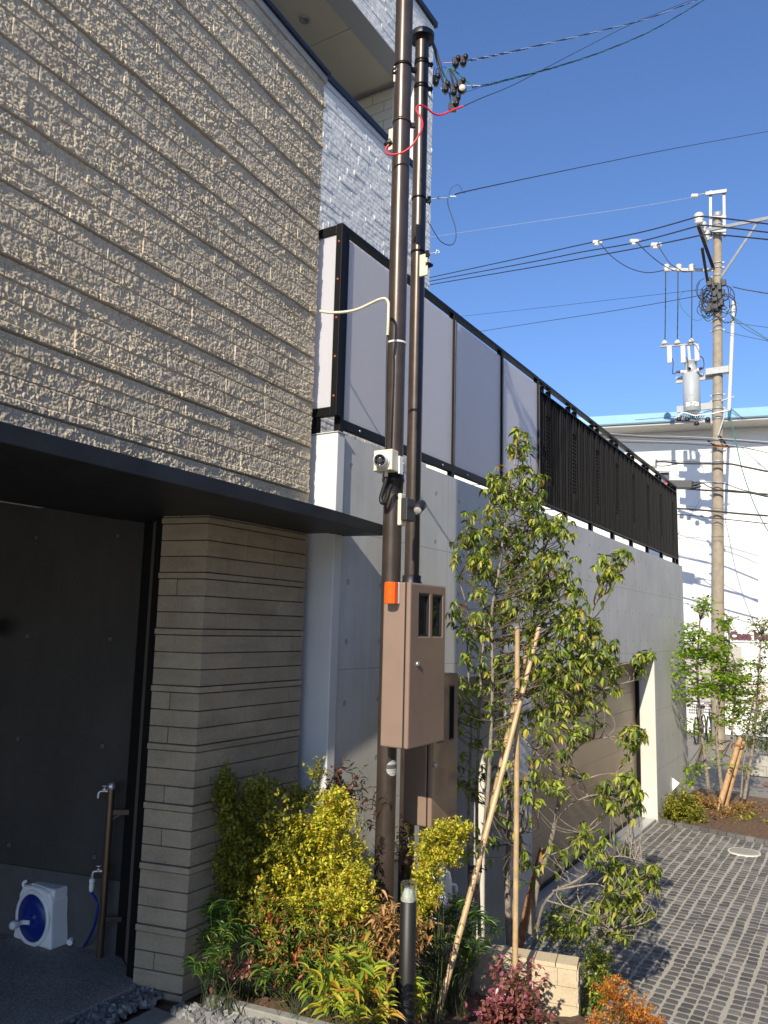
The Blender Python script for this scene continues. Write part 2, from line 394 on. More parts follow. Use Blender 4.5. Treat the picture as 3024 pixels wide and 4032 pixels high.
# flagstone path in front of the garage
def flag():
    t = NT('slate_flagstone'); t.base(t.mix(.5, t.ramp(t.island(), [(0, (.19, .19, .19)), (1, (.28, .28, .27))]), t.ramp(t.noise(9, 6, .7), [(.3, .55), (.7, 1.0)]), 'MULTIPLY')).rough(.75); t.bump(t.noise(30, 6, .7), .5, .01); return t.m
M_FLAG = flag()
M_JOINT = plain('path_joint_mortar', (.42, .40, .35), .95, 0, .2, 60)
def path():
    r = random.Random(3); m = MB(); m.box(-8, 2.80, -3, 2.86, 1.0, 1.075); m.cur = 1
    xs = [2.79]
    while xs[-1] > -3: xs.append(xs[-1] - r.uniform(.38, .6))
    ysl = [2.85]
    while ysl[-1] > -1: ysl.append(ysl[-1] - r.uniform(.3, .5))
    J = {}
    def jp(i, j):
        if (i, j) not in J: J[(i, j)] = (xs[i] + (r.uniform(-.09, .09) if i else 0), ysl[j] + (r.uniform(-.08, .08) if j else 0))
        return J[(i, j)]
    for i in range(len(xs) - 1):
        for j in range(len(ysl) - 1):
            q = [jp(i, j), jp(i + 1, j), jp(i + 1, j + 1), jp(i, j + 1)]
            cx = sum(a for a, _ in q) / 4; cy = sum(b for _, b in q) / 4
            q = [(cx + (a - cx) * .955, cy + (b - cy) * .95, 1.07) for a, b in q]
            m.prism(q, (0, 0, .018 + r.uniform(0, .003)))
    return rescale(tag(m.build('path', [M_JOINT, M_FLAG], bevel=.004), kind='structure'))
path()
# kerb strip between path and bed, and crushed stone beside it
m = MB(); m.prism([(2.95, 2.72, 1.0), (3.06, 1.95, 1.0), (3.2, 1.0, 1.0), (3.25, 1.0, 1.0), (3.11, 1.95, 1.0), (3.0, 2.72, 1.0)], (0, 0, .10))
rescale(tag(m.build('bed_kerb', plain('grey_kerb_stone', (.26, .26, .245), .85, 0, .2, 20), bevel=.005), kind='structure'))
def gravel():
    r = np.random.default_rng(2); vs, fs = [], []
    def stone(x, y, z, s):
        b = len(vs); rot = r.normal(size=(3, 3)); q, _ = np.linalg.qr(rot)
        base = np.array([(-1, -1, -1), (1, -1, -1), (1, 1, -1), (-1, 1, -1), (-1, -1, 1), (1, -1, 1), (1, 1, 1), (-1, 1, 1)], float)
        base = base * r.uniform(.55, 1.0, 3) + r.normal(0, .22, (8, 3)); p = base @ q * s + (x, y, z)
        vs.extend(map(tuple, p)); fs.extend([tuple(b + i for i in f) for f in ((0, 3, 2, 1), (4, 5, 6, 7), (0, 1, 5, 4), (1, 2, 6, 5), (2, 3, 7, 6), (3, 0, 4, 7))])
    for _ in range(1500):                 # between floor slab and path
        x = r.uniform(.8, 2.86); stone(x, r.uniform(2.88, 3.01), 1.085 + r.uniform(0, .022), r.uniform(.007, .015))
    for _ in range(900):                  # along the pillar foot and the kerb
        t = r.random(); x0, y0, x1, y1 = 2.86, 2.74, 3.12, 1.3; x = x0 + (x1 - x0) * t; y = y0 + (y1 - y0) * t
        stone(x - .055 + r.uniform(-.045, .045), y, 1.085 + r.uniform(0, .02), r.uniform(.009, .02))
    t = NT('crushed_grey_stone'); t.base(t.ramp(t.island(), [(0, (.10, .10, .10)), (.6, (.18, .18, .18)), (1, (.30, .30, .29))])).rough(.85); t.bump(t.noise(90, 4), .5, .004)
    me = bpy.data.meshes.new('gravel'); me.from_pydata(vs, [], fs); rescale(tag(link_mesh('gravel', me, t.m, None), 'crushed grey stone along the foot of the pillar', None, None, 'stuff'))
gravel()
# drain channel along the garage door, manhole cover
t = NT('punched_steel_grate'); v = t.n('ShaderNodeTexVoronoi'); v.inputs['Scale'].default_value = 55; v.inputs['Randomness'].default_value = 0; t.l(t.pos(), v.inputs['Vector'])
t.base(t.ramp(v.outputs['Distance'], [(.25, (.10, .10, .11)), (.32, (.55, .58, .60))])).rough(.35); t.p.inputs['Metallic'].default_value = .6; M_GRATE = t.m
dr = thing('drain_channel', 'long punched steel drain grate along the foot of the beige garage door', 'drain', (7.8, 3.0, .01))
MB().box(7.72, 12.92, 2.96, 3.10, .002, .026).build('grate', M_GRATE, dr, .002)
m = MB(); m.box(7.72, 12.92, 2.935, 2.957, .002, .030); m.box(7.72, 12.92, 3.103, 3.20, .002, .034); m.build('edge_rail', M_GALV, dr, .002)
p = at(2930, 3352, Z=.02)
mh = thing('manhole_cover', 'round pale cover set into the dark driveway setts', 'manhole cover', (p.x, p.y, .0))
MB().lathe((p.x, p.y, .0), [(.20, 0), (.20, .018), (.178, .019), (.178, .015), (.0, .015)], 40).build('rim', M_CONCP, mh)
MB().lathe((p.x, p.y, .0), [(.172, .010), (.172, .019), (.15, .020), (0, .020)], 40).build('lid', plain('pale_cast_lid', (.30, .29, .26), .7, 0, .1, 60, .3), mh)

# ============================================================ STONE HOUSE (left)
R1 = Vector((math.cos(.0665), math.sin(.0665), 0)); N1 = Vector((R1.y, -R1.x, 0)); C1 = Vector((3.72, 2.80, 0))
house = thing('stone_house', 'house clad in rough split beige stone with a thin dark canopy over its garage', 'house', (3.72, 2.8, 1.12))
def stone_face():
    res = .0036; U = 4.5; z0, z1 = 3.42, 6.235
    nu = int(U / res); z = np.arange(z0, z1, res)
    nz = len(z); u = np.linspace(0, U, nu)
    T = .2757; zb = 4.676 - 10 * T
    k = np.floor((z - zb) / T).astype(int); w_ = z - zb - k * T
    band = w_ < .031; row = np.where(band, 0, 1 + np.minimum(((w_ - .031) / ((T - .031) / 3)).astype(int), 2))
    rl = np.where(band, w_, (w_ - .031) % ((T - .031) / 3)); rh = np.where(band, .031, (T - .031) / 3)
    rid = k * 4 + row
    h = np.zeros((nz, nu)); edge = np.ones((nz, nu))
    r = np.random.default_rng(21)
    for id_ in np.unique(rid):
        rows = np.where(rid == id_)[0]; isb = (id_ % 4 == 0)
        x = -r.uniform(0, .3); off = np.zeros(nu); jn = np.ones(nu)
        while x < U:
            L = r.uniform(.18, .36); s = (u >= x) & (u < x + L)
            off[s] = r.normal(0, .0016) + (u[s] - x - L / 2) * r.normal(0, .006)
            e = np.minimum(np.abs(u - x), 9); jn = np.minimum(jn, np.clip((e - .0015) / .004, 0, 1)); x += L
        h[rows] = off[None]; edge[rows] = jn[None]
    n = lambda c, s: vnoise((nz, nu), c, s, (res, res))
    a1 = n(.16, 1); a2 = n(.055, 2); a3 = n(.024, 3); a4 = n(.012, 4); a5 = n(.075, 6)
    b1 = n(.017, 7); b2 = n(.009, 8); b3 = n(.0065, 12)
    q = np.floor((a3 + b1 * .8) * 3) / 3               # broken facets
    rough = a1 * .0009 + a2 * .0012 + q * .0011 + b1 * .0015 + b2 * .0025 + b3 * .0024
    # pitched edge: the stone swells a little from its upper arris down to its belly
    t = (rl / rh)[:, None]
    belly = np.where(band[:, None], 0, .0012 * (1 - t))
    flat = np.clip(.5 + a5 * 1.6 + a1 * 1.0, 0, 1)
    h = h + rough * .82 * np.where(band[:, None], 1.0, .62 + .5 * flat) + belly + np.where(band[:, None], .0082 + .003 * a1, 0)
    jz = np.clip((np.minimum(rl, rh - rl) - .0012) / .003, 0, 1)
    deep = np.where((row == 3) & (rh - rl < .0042), .0, 1)      # dark slot right under each band
    h = np.where(edge < .5, np.minimum(h, h * 0 - .002), h)
    h = h - (1 - jz)[:, None] * .006 - (1 - deep)[:, None] * .014
    P = np.empty((nz, nu, 3))
    for i in range(3):
        P[:, :, i] = C1[i] - R1[i] * u[None] + N1[i] * h
    P[:, :, 2] = z[:, None]
    o = grid_mesh('stone_face', P, M_STONE, house, smooth=False)
    # further left, outside the picture, the same cladding laid flat
    m = MB(); kz = zb
    while kz < 6.2:
        for j, (za, zc, pr) in enumerate(((0, .031, .012), (.034, .112, 0), (.115, .193, 0), (.196, .2757, 0))):
            if kz + za < 3.42 or kz + zc > 6.24: continue
            c = C1 - R1 * 6.99 + N1 * (pr / 2 - .01); c.z = kz + (za + zc) / 2
            m.obox(c, R1 * 2.48, N1 * (.014 + pr / 2), (0, 0, (zc - za) / 2))
        kz += T
    m.build('stone_face', M_STONE, house)
stone_face()
# wall body behind the cladding
m = MB(); a = C1 + R1 * .0 - N1 * .016; b = C1 - R1 * 9.4 - N1 * .016
m.prism([(a.x, a.y, 3.42), (b.x, b.y, 3.42), (b.x - N1.x * .3, b.y - N1.y * .3, 3.42), (a.x - N1.x * .3 , a.y - N1.y * .3, 3.42)], (0, 0, 2.82)); m.build('wall', M_CONC, house)
# parapet band and dark cap
m = MB(); a = C1 + R1 * .012 + N1 * .012; b = C1 - R1 * 9.4 + N1 * .012
m.prism([(a.x, a.y, 6.235), (b.x, b.y, 6.235), (b.x - N1.x * .3, b.y - N1.y * .3, 6.235), (a.x - N1.x * .3, a.y - N1.y * .3, 6.235)], (0, 0, .045)); m.build('parapet_edge', plain('grey_parapet', (.42, .41, .38), .8, 0, .1, 8), house)
a = C1 + R1 * .03 + N1 * .03; b = C1 - R1 * 9.4 + N1 * .03
m = MB(); m.prism([(a.x, a.y, 6.281), (b.x, b.y, 6.281), (b.x - N1.x * .36, b.y - N1.y * .36, 6.281), (a.x - N1.x * .36, a.y - N1.y * .36, 6.281)], (0, 0, .035)); m.build('cap', M_DARKC, house, .004)
# canopy: thin slab, its unseen left part widened to shade pillar and bed
zc = 2.8 + .585 / K                       # laid out before the house is moved back by K
pl = [(-5, 2.21), (1.31, 2.21), (1.42, 2.462), (1.554, 2.47), (3.64, 2.58), (4.34, 2.66), (4.28, 2.925), (4.10, 2.925), (4.07, 3.12), (3.3, 3.7), (-5, 3.7)]
m = MB(); m.prism([(x / K, y / K, zc) for x, y in pl], (0, 0, .072 / K)); m.build('canopy', M_CANOPY, house, .003)
# garage interior
Ld = Vector((-.222, .975, 0))
G0 = Vector((3.03, 3.38, 0)); G1 = G0 + Ld * 5.3
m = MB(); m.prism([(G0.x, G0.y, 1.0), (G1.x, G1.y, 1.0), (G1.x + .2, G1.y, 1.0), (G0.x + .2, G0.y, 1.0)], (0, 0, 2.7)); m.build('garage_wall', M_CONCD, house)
m = MB(); q = Vector((G0.x - .012, G0.y, 0)); q1 = q + Ld * 5.25
m.prism([(q.x, q.y, 1.12), (q1.x, q1.y, 1.12), (q1.x + .012, q1.y, 1.12), (q.x + .012, q.y, 1.12)], (0, 0, .35)); m.build('wall_base', plain('render_plinth', (.080, .080, .078), .8, 0, .15, 8), house)
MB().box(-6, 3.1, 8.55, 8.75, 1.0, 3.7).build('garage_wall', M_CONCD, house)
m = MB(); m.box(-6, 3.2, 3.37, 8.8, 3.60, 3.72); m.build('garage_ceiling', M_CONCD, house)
m = MB(); m.box(-6, 3.2, 3.362, 3.56, 3.36, 3.60); m.build('shutter_box', M_BLACK, house)
# guide rail of the roller shutter
m = MB(); m.box(2.868, 2.90, 3.07, 3.135, 1.12, 3.36); m.box(2.93, 2.955, 3.145, 3.20, 1.12, 3.36); m.box(3.0, 3.04, 3.19, 3.37, 1.12, 3.36); m.cyl((2.905, 3.142, 1.12), (2.905, 3.142, 3.36), .012, n=8); m.build('guide_rail', M_BLACK, house, .002)
m = MB(); m.lathe(at(-45, 2470, X=2.72), [(.0, .03), (.05, .028), (.062, .015), (.062, 0)], 20, (-1, -.2, 0)); m.build('wall_lamp', M_CONCD, house)
# pillar of coursed stone
def pillar():
    m = MB(); A = Vector((2.903, 2.80)); B = Vector((2.843, 3.062)); Cc = Vector((3.72, 2.80))
    r = random.Random(9)
    core = [(2.912, 2.812), (2.853, 3.058), (3.0, 3.3), (3.718, 3.3), (3.718, 2.812)]
    m.prism([(x, y, 1.05) for x, y in core], (0, 0, 2.317)); m.cur = 1
    T = .2775; z = 3.0465 - T * 7
    dl = (B - A).normalized(); nl = Vector((-dl.y, dl.x)); nl = nl if nl.x < 0 else -nl
    while z < 3.36:
        # band just below z, then three rows above
        for (a, b, pr) in ((-.029, 0, .009), (.003, .0805, 0), (.0835, .161, 0), (.164, .2455, 0)):
            z0, z1 = z + a, min(z + b, 3.365)
            if z1 - z0 < .012 or z0 < 1.05: continue
            # right face
            x = 2.903 - pr; first = True
            while x < 3.715:
                L = r.uniform(.2, .42) if not first else r.choice((.16, .3)); first = False
                x1 = min(x + L, 3.72)
                if 3.72 - x1 < .06: x1 = 3.72
                o = pr + r.uniform(0, .0018); m.box(x, x1 - .0014, 2.80 - o, 2.814, z0 + .0012, z1 - .0012); x = x1
            t = 0.0
            while t < .266:
                L = r.choice((.27, .27, .16)); t1 = min(t + L, .268)
                if .268 - t1 < .05: t1 = .268
                o = pr + r.uniform(0, .0018)
                p0 = A + dl * (t + (.002 if t else .0)); p1 = A + dl * (t1 - .0014)
                m.prism([(p0.x + nl.x * o, p0.y + nl.y * o, z0 + .0012), (p1.x + nl.x * o, p1.y + nl.y * o, z0 + .0012), (p1.x - nl.x * .012, p1.y - nl.y * .012, z0 + .0012), (p0.x - nl.x * .012, p0.y - nl.y * .012 + .0015, z0 + .0012)], (0, 0, z1 - z0 - .0024)); t = t1
        z += T
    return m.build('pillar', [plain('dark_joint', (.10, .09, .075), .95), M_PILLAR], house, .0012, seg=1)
pillar()
rescale(house)
# white steel upright between the stone and the concrete wall
wc = thing('white_column', 'white painted square column between the beige stone and the grey concrete wall', 'column', (4.19, 2.92, 1.0))
MB().box(4.15, 4.236, 2.906, 3.30, 1.0, 4.055).build('shaft', M_WHITEC, wc, .006)
MB().box(4.142, 4.244, 2.899, 3.31, 4.056, 4.062).build('cap_plate', M_WHITEC, wc, .002)

# ============================================================ WHITE TILED HOUSE behind
YT = 4.2
th = thing('tiled_house', 'tall white stone tiled house with a deep balcony behind the dark poles', 'house', (7.0, YT, .0))
def tile_face(x0, x1, z0, z1, seed, res=.011):
    nx = int((x1 - x0) / res); nz = int((z1 - z0) / res); x = np.linspace(x0, x1, nx); z = np.linspace(z0, z1, nz)
    r = np.random.default_rng(seed); h = np.zeros((nz, nx)); rh = .050
    k = np.floor(z / rh).astype(int); lz = z / rh - k
    for kk in np.unique(k):
        rows = np.where(k == kk)[0]; xx = x0 - r.uniform(0, .3); off = np.zeros(nx)
        while xx < x1:
            L = r.uniform(.10, .38); s = (x >= xx) & (x < xx + L); off[s] = r.choice((0, .0015, .003, .007)) + r.uniform(0, .002); xx += L
        h[rows] = off[None]
    h += vnoise((nz, nx), .03, seed + 1, (res, res)) * .0016 + vnoise((nz, nx), .08, seed + 2, (res, res)) * .001
    h -= ((lz < .2) | (lz > .93))[:, None] * .0015
    P = np.empty((nz, nx, 3)); P[:, :, 0] = x[None]; P[:, :, 1] = YT - h; P[:, :, 2] = z[:, None]
    P = P[:, ::-1]
    return grid_mesh('tile_face', P, M_TILE, th)
CAPZ = 7.98; LOZ = 9.14; TOPZ = 10.12; XC = 7.75; XO = 7.32
tile_face(3.6, XC, 3.5, CAPZ, 31); tile_face(XO, XC, CAPZ, LOZ, 37, .011); tile_face(4.6, XC, LOZ, TOPZ, 41, .013)
m = MB(); m.box(-2, 3.6, YT, YT + .3, 3.5, CAPZ); m.box(3.6, XC - .002, YT + .012, YT + .3, 3.5, CAPZ - .002); m.box(XO + .002, XC - .002, YT + .012, YT + .8, CAPZ - .002, LOZ); m.box(-2, XC - .002, YT + .02, YT + 6, LOZ + .05, TOPZ - .002)
m.box(XC - .25, XC - .003, YT + .3, YT + 7, 3.5, LOZ + .05); m.build('wall', M_TILE, th)
m = MB(); m.box(-2, XO - .002, YT - .045, YT + .33, CAPZ + .002, CAPZ + .07); m.build('balcony_cap', M_DARKC, th, .006)
m = MB(); m.box(-2, XO - .002, YT - .02, YT + .31, CAPZ - .05, CAPZ + .001); m.build('cap_flashing', plain('pale_flashing', (.55, .57, .6), .5), th)
m = MB(); m.box(-2, XC + .04, YT - .04, YT + 6, TOPZ, TOPZ + .075); m.build('roof_cap', M_DARKC, th, .006)
m = MB(); m.box(-2, XC - .01, YT - .012, YT + .22, LOZ - .012, LOZ - .001); m.build('lintel_edge', plain('grey_lintel', (.42, .44, .47), .6), th)
# soffit of cement boards with open joints, end wall of larger blocks
m = MB()
for i in range(12):
    xa = XO - .1 - i * .93; m.box(xa - .922, xa, YT + .225, YT + 3.2, LOZ + .0, LOZ + .02)
m.build('soffit', M_BEIGE, th)
t = NT('cream_block_wall'); bk = t.n('ShaderNodeTexBrick'); P = t.xyz(t.pos()); t.l(t.comb(P[1], P[2], 0), bk.inputs['Vector'])
bk.inputs['Scale'].default_value = 1; bk.inputs['Brick Width'].default_value = .33; bk.inputs['Row Height'].default_value = .125; bk.inputs['Mortar Size'].default_value = .006
bk.inputs['Color1'].default_value = (.66, .63, .53, 1); bk.inputs['Color2'].default_value = (.58, .56, .47, 1); bk.inputs['Mortar'].default_value = (.36, .34, .28, 1)
t.base(bk.outputs['Color']).rough(.85); t.bump(t.noise(40, 4), .4, .01)
MB().box(XO + .0, XO + .05, YT + .302, YT + 3.2, CAPZ - .8, LOZ - .001).build('end_wall', t.m, th)
MB().box(-2, XO, YT + 3.1, YT + 3.2, CAPZ - 1, LOZ - .001).build('back_wall', M_BEIGE, th)
MB().box(-2, XO, YT + .31, YT + 3.1, CAPZ - 1.1, CAPZ - 1.0).build('balcony_floor', M_CONC, th)
p = at(1200, 75, Z=LOZ); m = MB(); m.lathe((p.x, p.y, LOZ), [(.055, -.001), (.055, -.02), (.04, -.022), (.036, -.01), (0, -.01)], 20); m.build('downlight', M_GALV, th)
# ============================================================ CONCRETE WALL WITH GARAGE
YC = 2.93
cw = thing('concrete_wall', 'long fair-faced grey concrete wall with tie holes, a dark recess and a beige garage door', 'wall', (9.5, YC, 0))
m = MB(); T2 = 4.06; zo = 2.405
m.box(4.24, 5.40, YC, YC + .30, -.2, T2); m.box(7.036, 7.70, YC, YC + .285, -.2, zo); m.box(13.0, 15.43, YC, YC + .30, -.2, T2)
m.box(5.40, 13.0, YC, YC + .30, zo, T2)
m.build('wall', M_CONC, cw)
m = MB(); m.box(5.2, 7.3, YC + .9, YC + 1.1, -.2, zo + .3); m.box(5.2, 5.398, YC + .302, YC + .9, -.2, zo + .3); m.box(15.2, 15.428, YC + .302, 9, -.2, T2 - .3); m.build('recess_wall', M_CONC, cw)
MB().box(7.04, 7.5, YC + .287, YC + .9, -.2, zo + .3).build('recess_wall', M_CONC, cw)
MB().box(5.0, 15.2, YC + .302, 9, 3.55, 3.7).build('roof_slab', M_CONC, cw)
MB().box(5.402, 7.034, YC + .002, YC + .9, -.02, .03).build('recess_floor', M_CONCP, cw)
# thin skin of slightly lighter smooth concrete on two reveal faces
m = MB(); m.box(12.994, 12.999, YC + .004, YC + .283, .02, zo); m.box(7.034, 7.0355, YC + .004, YC + .283, .0, zo); m.build('reveal', M_CONCP, cw)
gd = MB(); z = .06
while z < zo + .1:
    gd.box(7.70, 12.985, YC + .290, YC + .31, z, z + .262); z += .2645
gd.box(7.70, 12.985, YC + .312, YC + .33, .03, 2.6)
t = NT('beige_shutter'); t.base(t.ramp(t.noise(1.5, 4), [(.3, (.33, .255, .175)), (.7, (.37, .29, .205))])).rough(.35); t.p.inputs['Metallic'].default_value = .3
P = t.xyz(t.pos()); t.bump(t.noise(4, 3, .5, t.comb(t.math('MULTIPLY', P[0], .3), 0, t.math('MULTIPLY', P[2], 30))), .15, .004)
gdo = gd.build('garage_door', t.m, cw, .003)
MB().box(12.95, 12.992, YC + .235, YC + .289, .03, zo).build('guide_rail', M_BLACK, cw)
MB().box(7.70, 12.95, YC + .27, YC + .32, .03, .075).build('bottom_rail', M_BLACK, gdo)
m = MB(); m.prism([(14.03, YC - .001, .48), (14.03, YC - .12, .40), (14.03, YC - .001, .26)], (.05, 0, 0))
wl = thing('wall_light', 'small white wedge wall light low on the grey concrete wall', 'wall light', (14.04, YC, .26)); m.build('shade', M_WHITE, wl, .004)
MB().box(14.02, 14.09, YC - .012, YC - .0005, .25, .49).build('back_plate', M_GALV, wl)

# ------------------------------------------------------------ screens on the wall
sf = thing('screen_fence', 'black framed fence of pale frosted panels on top of the concrete wall', 'fence', (6.0, YC + .03, T2))
PX = [4.235, 5.90, 6.94, 7.935]; zt = 5.49; zb_ = 4.16
for i, (a, b) in enumerate(zip(PX, PX[1:])):
    pn = MB().box(a + .03, b - .012, YC + .012, YC + .018, zb_ + .01, zt - .05).build('panel', M_SCREEN, sf)
    n = int((b - a) / .4)
    for k in range(n): MB().lathe((a + (k + .5) * (b - a) / n, YC - .002, zb_ - .03), [(.009, 0), (.007, .005), (0, .006)], 8, (0, -1, 0)).build('screw', M_CHROME, sf)
for x in PX: MB().box(x - .03, x + .012, YC + .0, YC + .05, T2 + .001, zt).build('post', M_BLACK, sf, .002)
for x in PX[1:]: MB().box(x - .022, x - .004, YC - .012, YC - .001, zb_, zt - .05).build('cover_strip', M_POLE, sf, .002)
MB().box(PX[0] - .028, PX[-1] + .01, YC + .002, YC + .06, zt + .001, zt + .035).build('top_rail', M_BLACK, sf, .002)
MB().box(PX[0] + .013, PX[-1] - .031, YC + .001, YC + .045, zb_ - .055, zb_ + .005).build('bottom_rail', M_BLACK, sf, .002)
# short side screen at the white column
m = MB(); xs_ = 4.145
def sp(px): return at(px, 1400, X=xs_).y
ya, yb, yc, yd = sp(1311), sp(1250) + .06, sp(1335), sp(1311)
m = MB().box(xs_, xs_ + .006, ya, yb, zb_ + .07, zt - .05).build('panel', M_SCREEN, sf)
m = MB(); m.box(xs_ - .012, xs_ + .04, yc, ya - .001, 4.17, zt + .02); m.box(xs_ - .011, xs_ + .03, ya, yb, zt - .05, zt + .015); m.box(xs_ - .011, xs_ + .03, ya, yb, zb_ + .01, zb_ + .07); m.build('side_frame', M_BLACK, sf, .002)
m = MB(); m.box(xs_ + .002, xs_ + .04, yb - .08, yb, T2 + .005, zb_ + .01); m.build('foot', M_BLACK, sf)
M_RUST = plain('rust', (.35, .08, .03), .8)
for k in range(5): MB().lathe((xs_ - .012, (ya + yc) / 2, 4.3 + k * .27), [(.009, 0), (.007, .004), (0, .005)], 8, (-1, 0, 0)).build('screw', M_RUST, sf)
# ------------------------------------------------------------ louvre fence
lf = thing('louvre_fence', 'black fence of upright flat bars on the far half of the concrete wall', 'fence', (11.5, YC + .03, T2))
m = MB(); sc = MB(); X0, X1 = 7.96, 15.08; n = 0; x = X0 + .02; rr = random.Random(4); ztb = 5.385
while x < X1:
    k = n % 12; tall = k in (2, 5); y0 = YC + .006 + (0, .004, .010)[n % 3]; wd = .050 if not tall else .062
    if k in (3, 4):                       # bars with a scalloped front edge
        st = 28; prof = []
        for i in range(st * 3 + 1):
            zz = 4.17 + (ztb - 4.17) * i / (st * 3); inside = 4.42 < zz < 5.16
            prof.append((x, y0 - .004 + (.020 * abs(math.sin(math.pi * i / 3)) if inside else 0), zz))
        poly = prof + [(x, y0 + .055, ztb), (x, y0 + .055, 4.17)]
        vs = poly + [(a + .007, b, c) for a, b, c in poly]; nn = len(poly)
        fs = []
        for i in range(nn - 3): fs.append((i, i + 1, nn + i + 1, nn + i))
        # side faces as strips to the straight back edge
        b0 = len(m.v); left = [(px, py, pz) for px, py, pz in prof]; back = [(px, y0 + .055, pz) for px, py, pz in prof]
        L_ = left + back; R_ = [(a + .007, b, c) for a, b, c in L_]; q = len(prof)
        f2 = [(i, q + i, q + i + 1, i + 1) for i in range(q - 1)] + [(2 * q + i, 2 * q + i + 1, 3 * q + i + 1, 3 * q + i) for i in range(q - 1)] + [(i, i + 1, 2 * q + i + 1, 2 * q + i) for i in range(q - 1)]
        m.add(L_ + R_, f2)
    else: m.box(x, x + .007, y0, y0 + wd, 4.17, ztb if not tall else zt - .005)
    x += .0775 + rr.uniform(-.006, .006); n += 1
m.build('slats', M_BLACK, lf)
MB().box(X0, X1, YC - .003, YC + .065, ztb - .004, ztb + .006).build('top_rail', M_BLACK, lf)
MB().box(X0, X1, YC - .003, YC + .065, 4.16, 4.172).build('bottom_rail', M_BLACK, lf)
MB().box(X0, X1, YC - .0, YC + .06, zt, zt + .03).build('handrail', M_BLACK, lf)
for k in range(7): MB().box(8.84 + k * 1.0 - .005, 8.90 + k * 1.0, YC + .012, YC + .06, T2 + .001, 4.159).build('post', M_BLACK, lf)
MB().box(X1 + .001, X1 + .03, YC - .002, YC + .06, T2 + .001, zt + .03).build('post', M_BLACK, lf)
# light railing further back on the terrace
tr = thing('terrace_railing', 'thin spiked dark railing glimpsed below the frosted fence panels', 'railing', (9, 6.5, 3.7))
m = MB()
for i in range(70): m.cyl((6.8 + i * .13, 6.5, 3.7), (6.8 + i * .13, 6.5, 4.98), .008, n=5)
m.box(6.7, 16, 6.49, 6.51, 4.80, 4.83); m.box(6.7, 16, 6.49, 6.51, 4.0, 4.03); m.build('bars', M_BLACK, tr)

# ============================================================ THE TWO STEEL POLES
q1 = at(1540.6, 2246, Y=2.435); q2 = at(1621.6, 2246, Y=2.64); P1 = Vector((q1.x, q1.y, 0)); P2 = Vector((q2.x, q2.y, 0)); RA, RB = .0572, .0511
z5 = lambda x, y: (1200 + .4972 * x, 1600 + .4972 * y)
z2 = lambda x, y: (1300 + .5425 * x, .5425 * y)
zz2 = lambda x, y: (1200 + .6028 * x, 800 + .6028 * y)
za = lambda x, y: (1450 + .2712 * x, 2850 + .2712 * y)
def zat(P, py, px=1560):                 # height where a sight line passes pole axis P
    d = Vector((P.x, P.y)); d3 = atl(px, py, P, (RT.x, RT.y)); return d3.z
bp = gz(P1.x, 0)
pole = thing('steel_pole', 'taller and thicker dark bronze steel pole in front of the stone house corner', 'pole', (P1.x, P1.y, bp - .1))
m = MB(); m.tube([(P1.x, P1.y, z) for z in np.linspace(bp - .1, 10.2, 12)], RA, 40); m.build('shaft', M_POLE, pole)
def ring(P, r, z, h, name, mat, par, bolt=True, n=32):
    m = MB(); m.lathe((P.x, P.y, z), [(r + .0005, -h / 2), (r + .004, -h / 2), (r + .004, h / 2), (r + .0005, h / 2)], n)
    if bolt:
        d = Vector((.75, -.66, 0)).normalized(); c = Vector((P.x, P.y, z)) + d * (r + .018)
        m.obox(c, d * .018, (0, 0, h * .5 + .004), d.cross(Vector((0, 0, 1))) * .012); m.cyl(c + d * .012 - Vector((0, 0, .03)), c + d * .012 + Vector((0, 0, .03)), .004, n=6)
    return m.build(name, mat, par)
for y, mt in ((490, M_BLACK), (893, M_POLE)): ring(P1, RA, zat(P1, z2(540, y)[1]), .02, 'band', mt, pole)
zc1 = zat(P1, zz2(600, 920)[1]); ring(P1, RA, zc1, .012, 'cable_tie', M_WHITE, pole, False)
zs = zat(P1, z5(720, 560)[1]); m = MB(); m.lathe((P1.x, P1.y, zs), [(RA + .001, .06), (RA + .007, .055), (RA + .007, -.01), (RA + .011, -.012), (RA + .011, -.03), (RA + .006, -.035), (RA + .001, -.11)], 36); m.build('rubber_sleeve', M_BLK, pole)
# small eye bracket near the top
c = at(*z2(498, 535), dep=5.22); e = thing('cable_gland', 'small black cable gland on a strap near the top of the taller pole', 'bracket', (c.x, c.y, c.z))
m = MB(); d = Vector((P1.x - .06 - c.x, P1.y + .03 - c.y, 0)).normalized(); m.lathe(c, [(.012, -.045), (.026, -.04), (.026, -.015), (.018, -.012), (.018, .0), (.0, .0)], 16, -d); m.build('gland', M_BLK, e)
m = MB(); g = c + d * .04; m.obox(g + Vector((.015, -.02, -.02)), Vector((.3, -.9, 0)).normalized() * .03, (0, 0, .055), d * .004); m.build('strap', M_POLE, e)

pole2 = thing('service_pole', 'thinner dark steel pole with a black disc cap and cable bundle at its top', 'pole', (P2.x, P2.y, gz(P2.x, 0) - .1))
ztop = zat(P2, 150, 1665)
m = MB(); m.tube([(P2.x, P2.y, z) for z in np.linspace(gz(P2.x, 0) - .1, ztop, 10)], RB, 36); m.build('shaft', M_POLE, pole2)
m = MB(); m.lathe((P2.x, P2.y, ztop - .02), [(RB + .001, .0), (.080, .01), (.088, .0), (.090, .01), (.090, .045), (.078, .058), (.0, .066)], 40); m.build('cap', M_BLK, pole2)
for y in (455, 475, 632, 652, 1448, 1838): ring(P2, RB, zat(P2, z2(690, y)[1], 1670), .014, 'band', M_BLACK, pole2, y not in (475, 652))
zl = zat(P2, z5(845, 1372)[1], 1620); m = MB(); m.lathe((P2.x, P2.y, zl), [(RB + .001, .03), (RB + .012, .025), (RB + .012, -.01), (RB + .020, -.02), (RB + .02, -.03)], 36); m.build('collar', M_BLK, pole2)
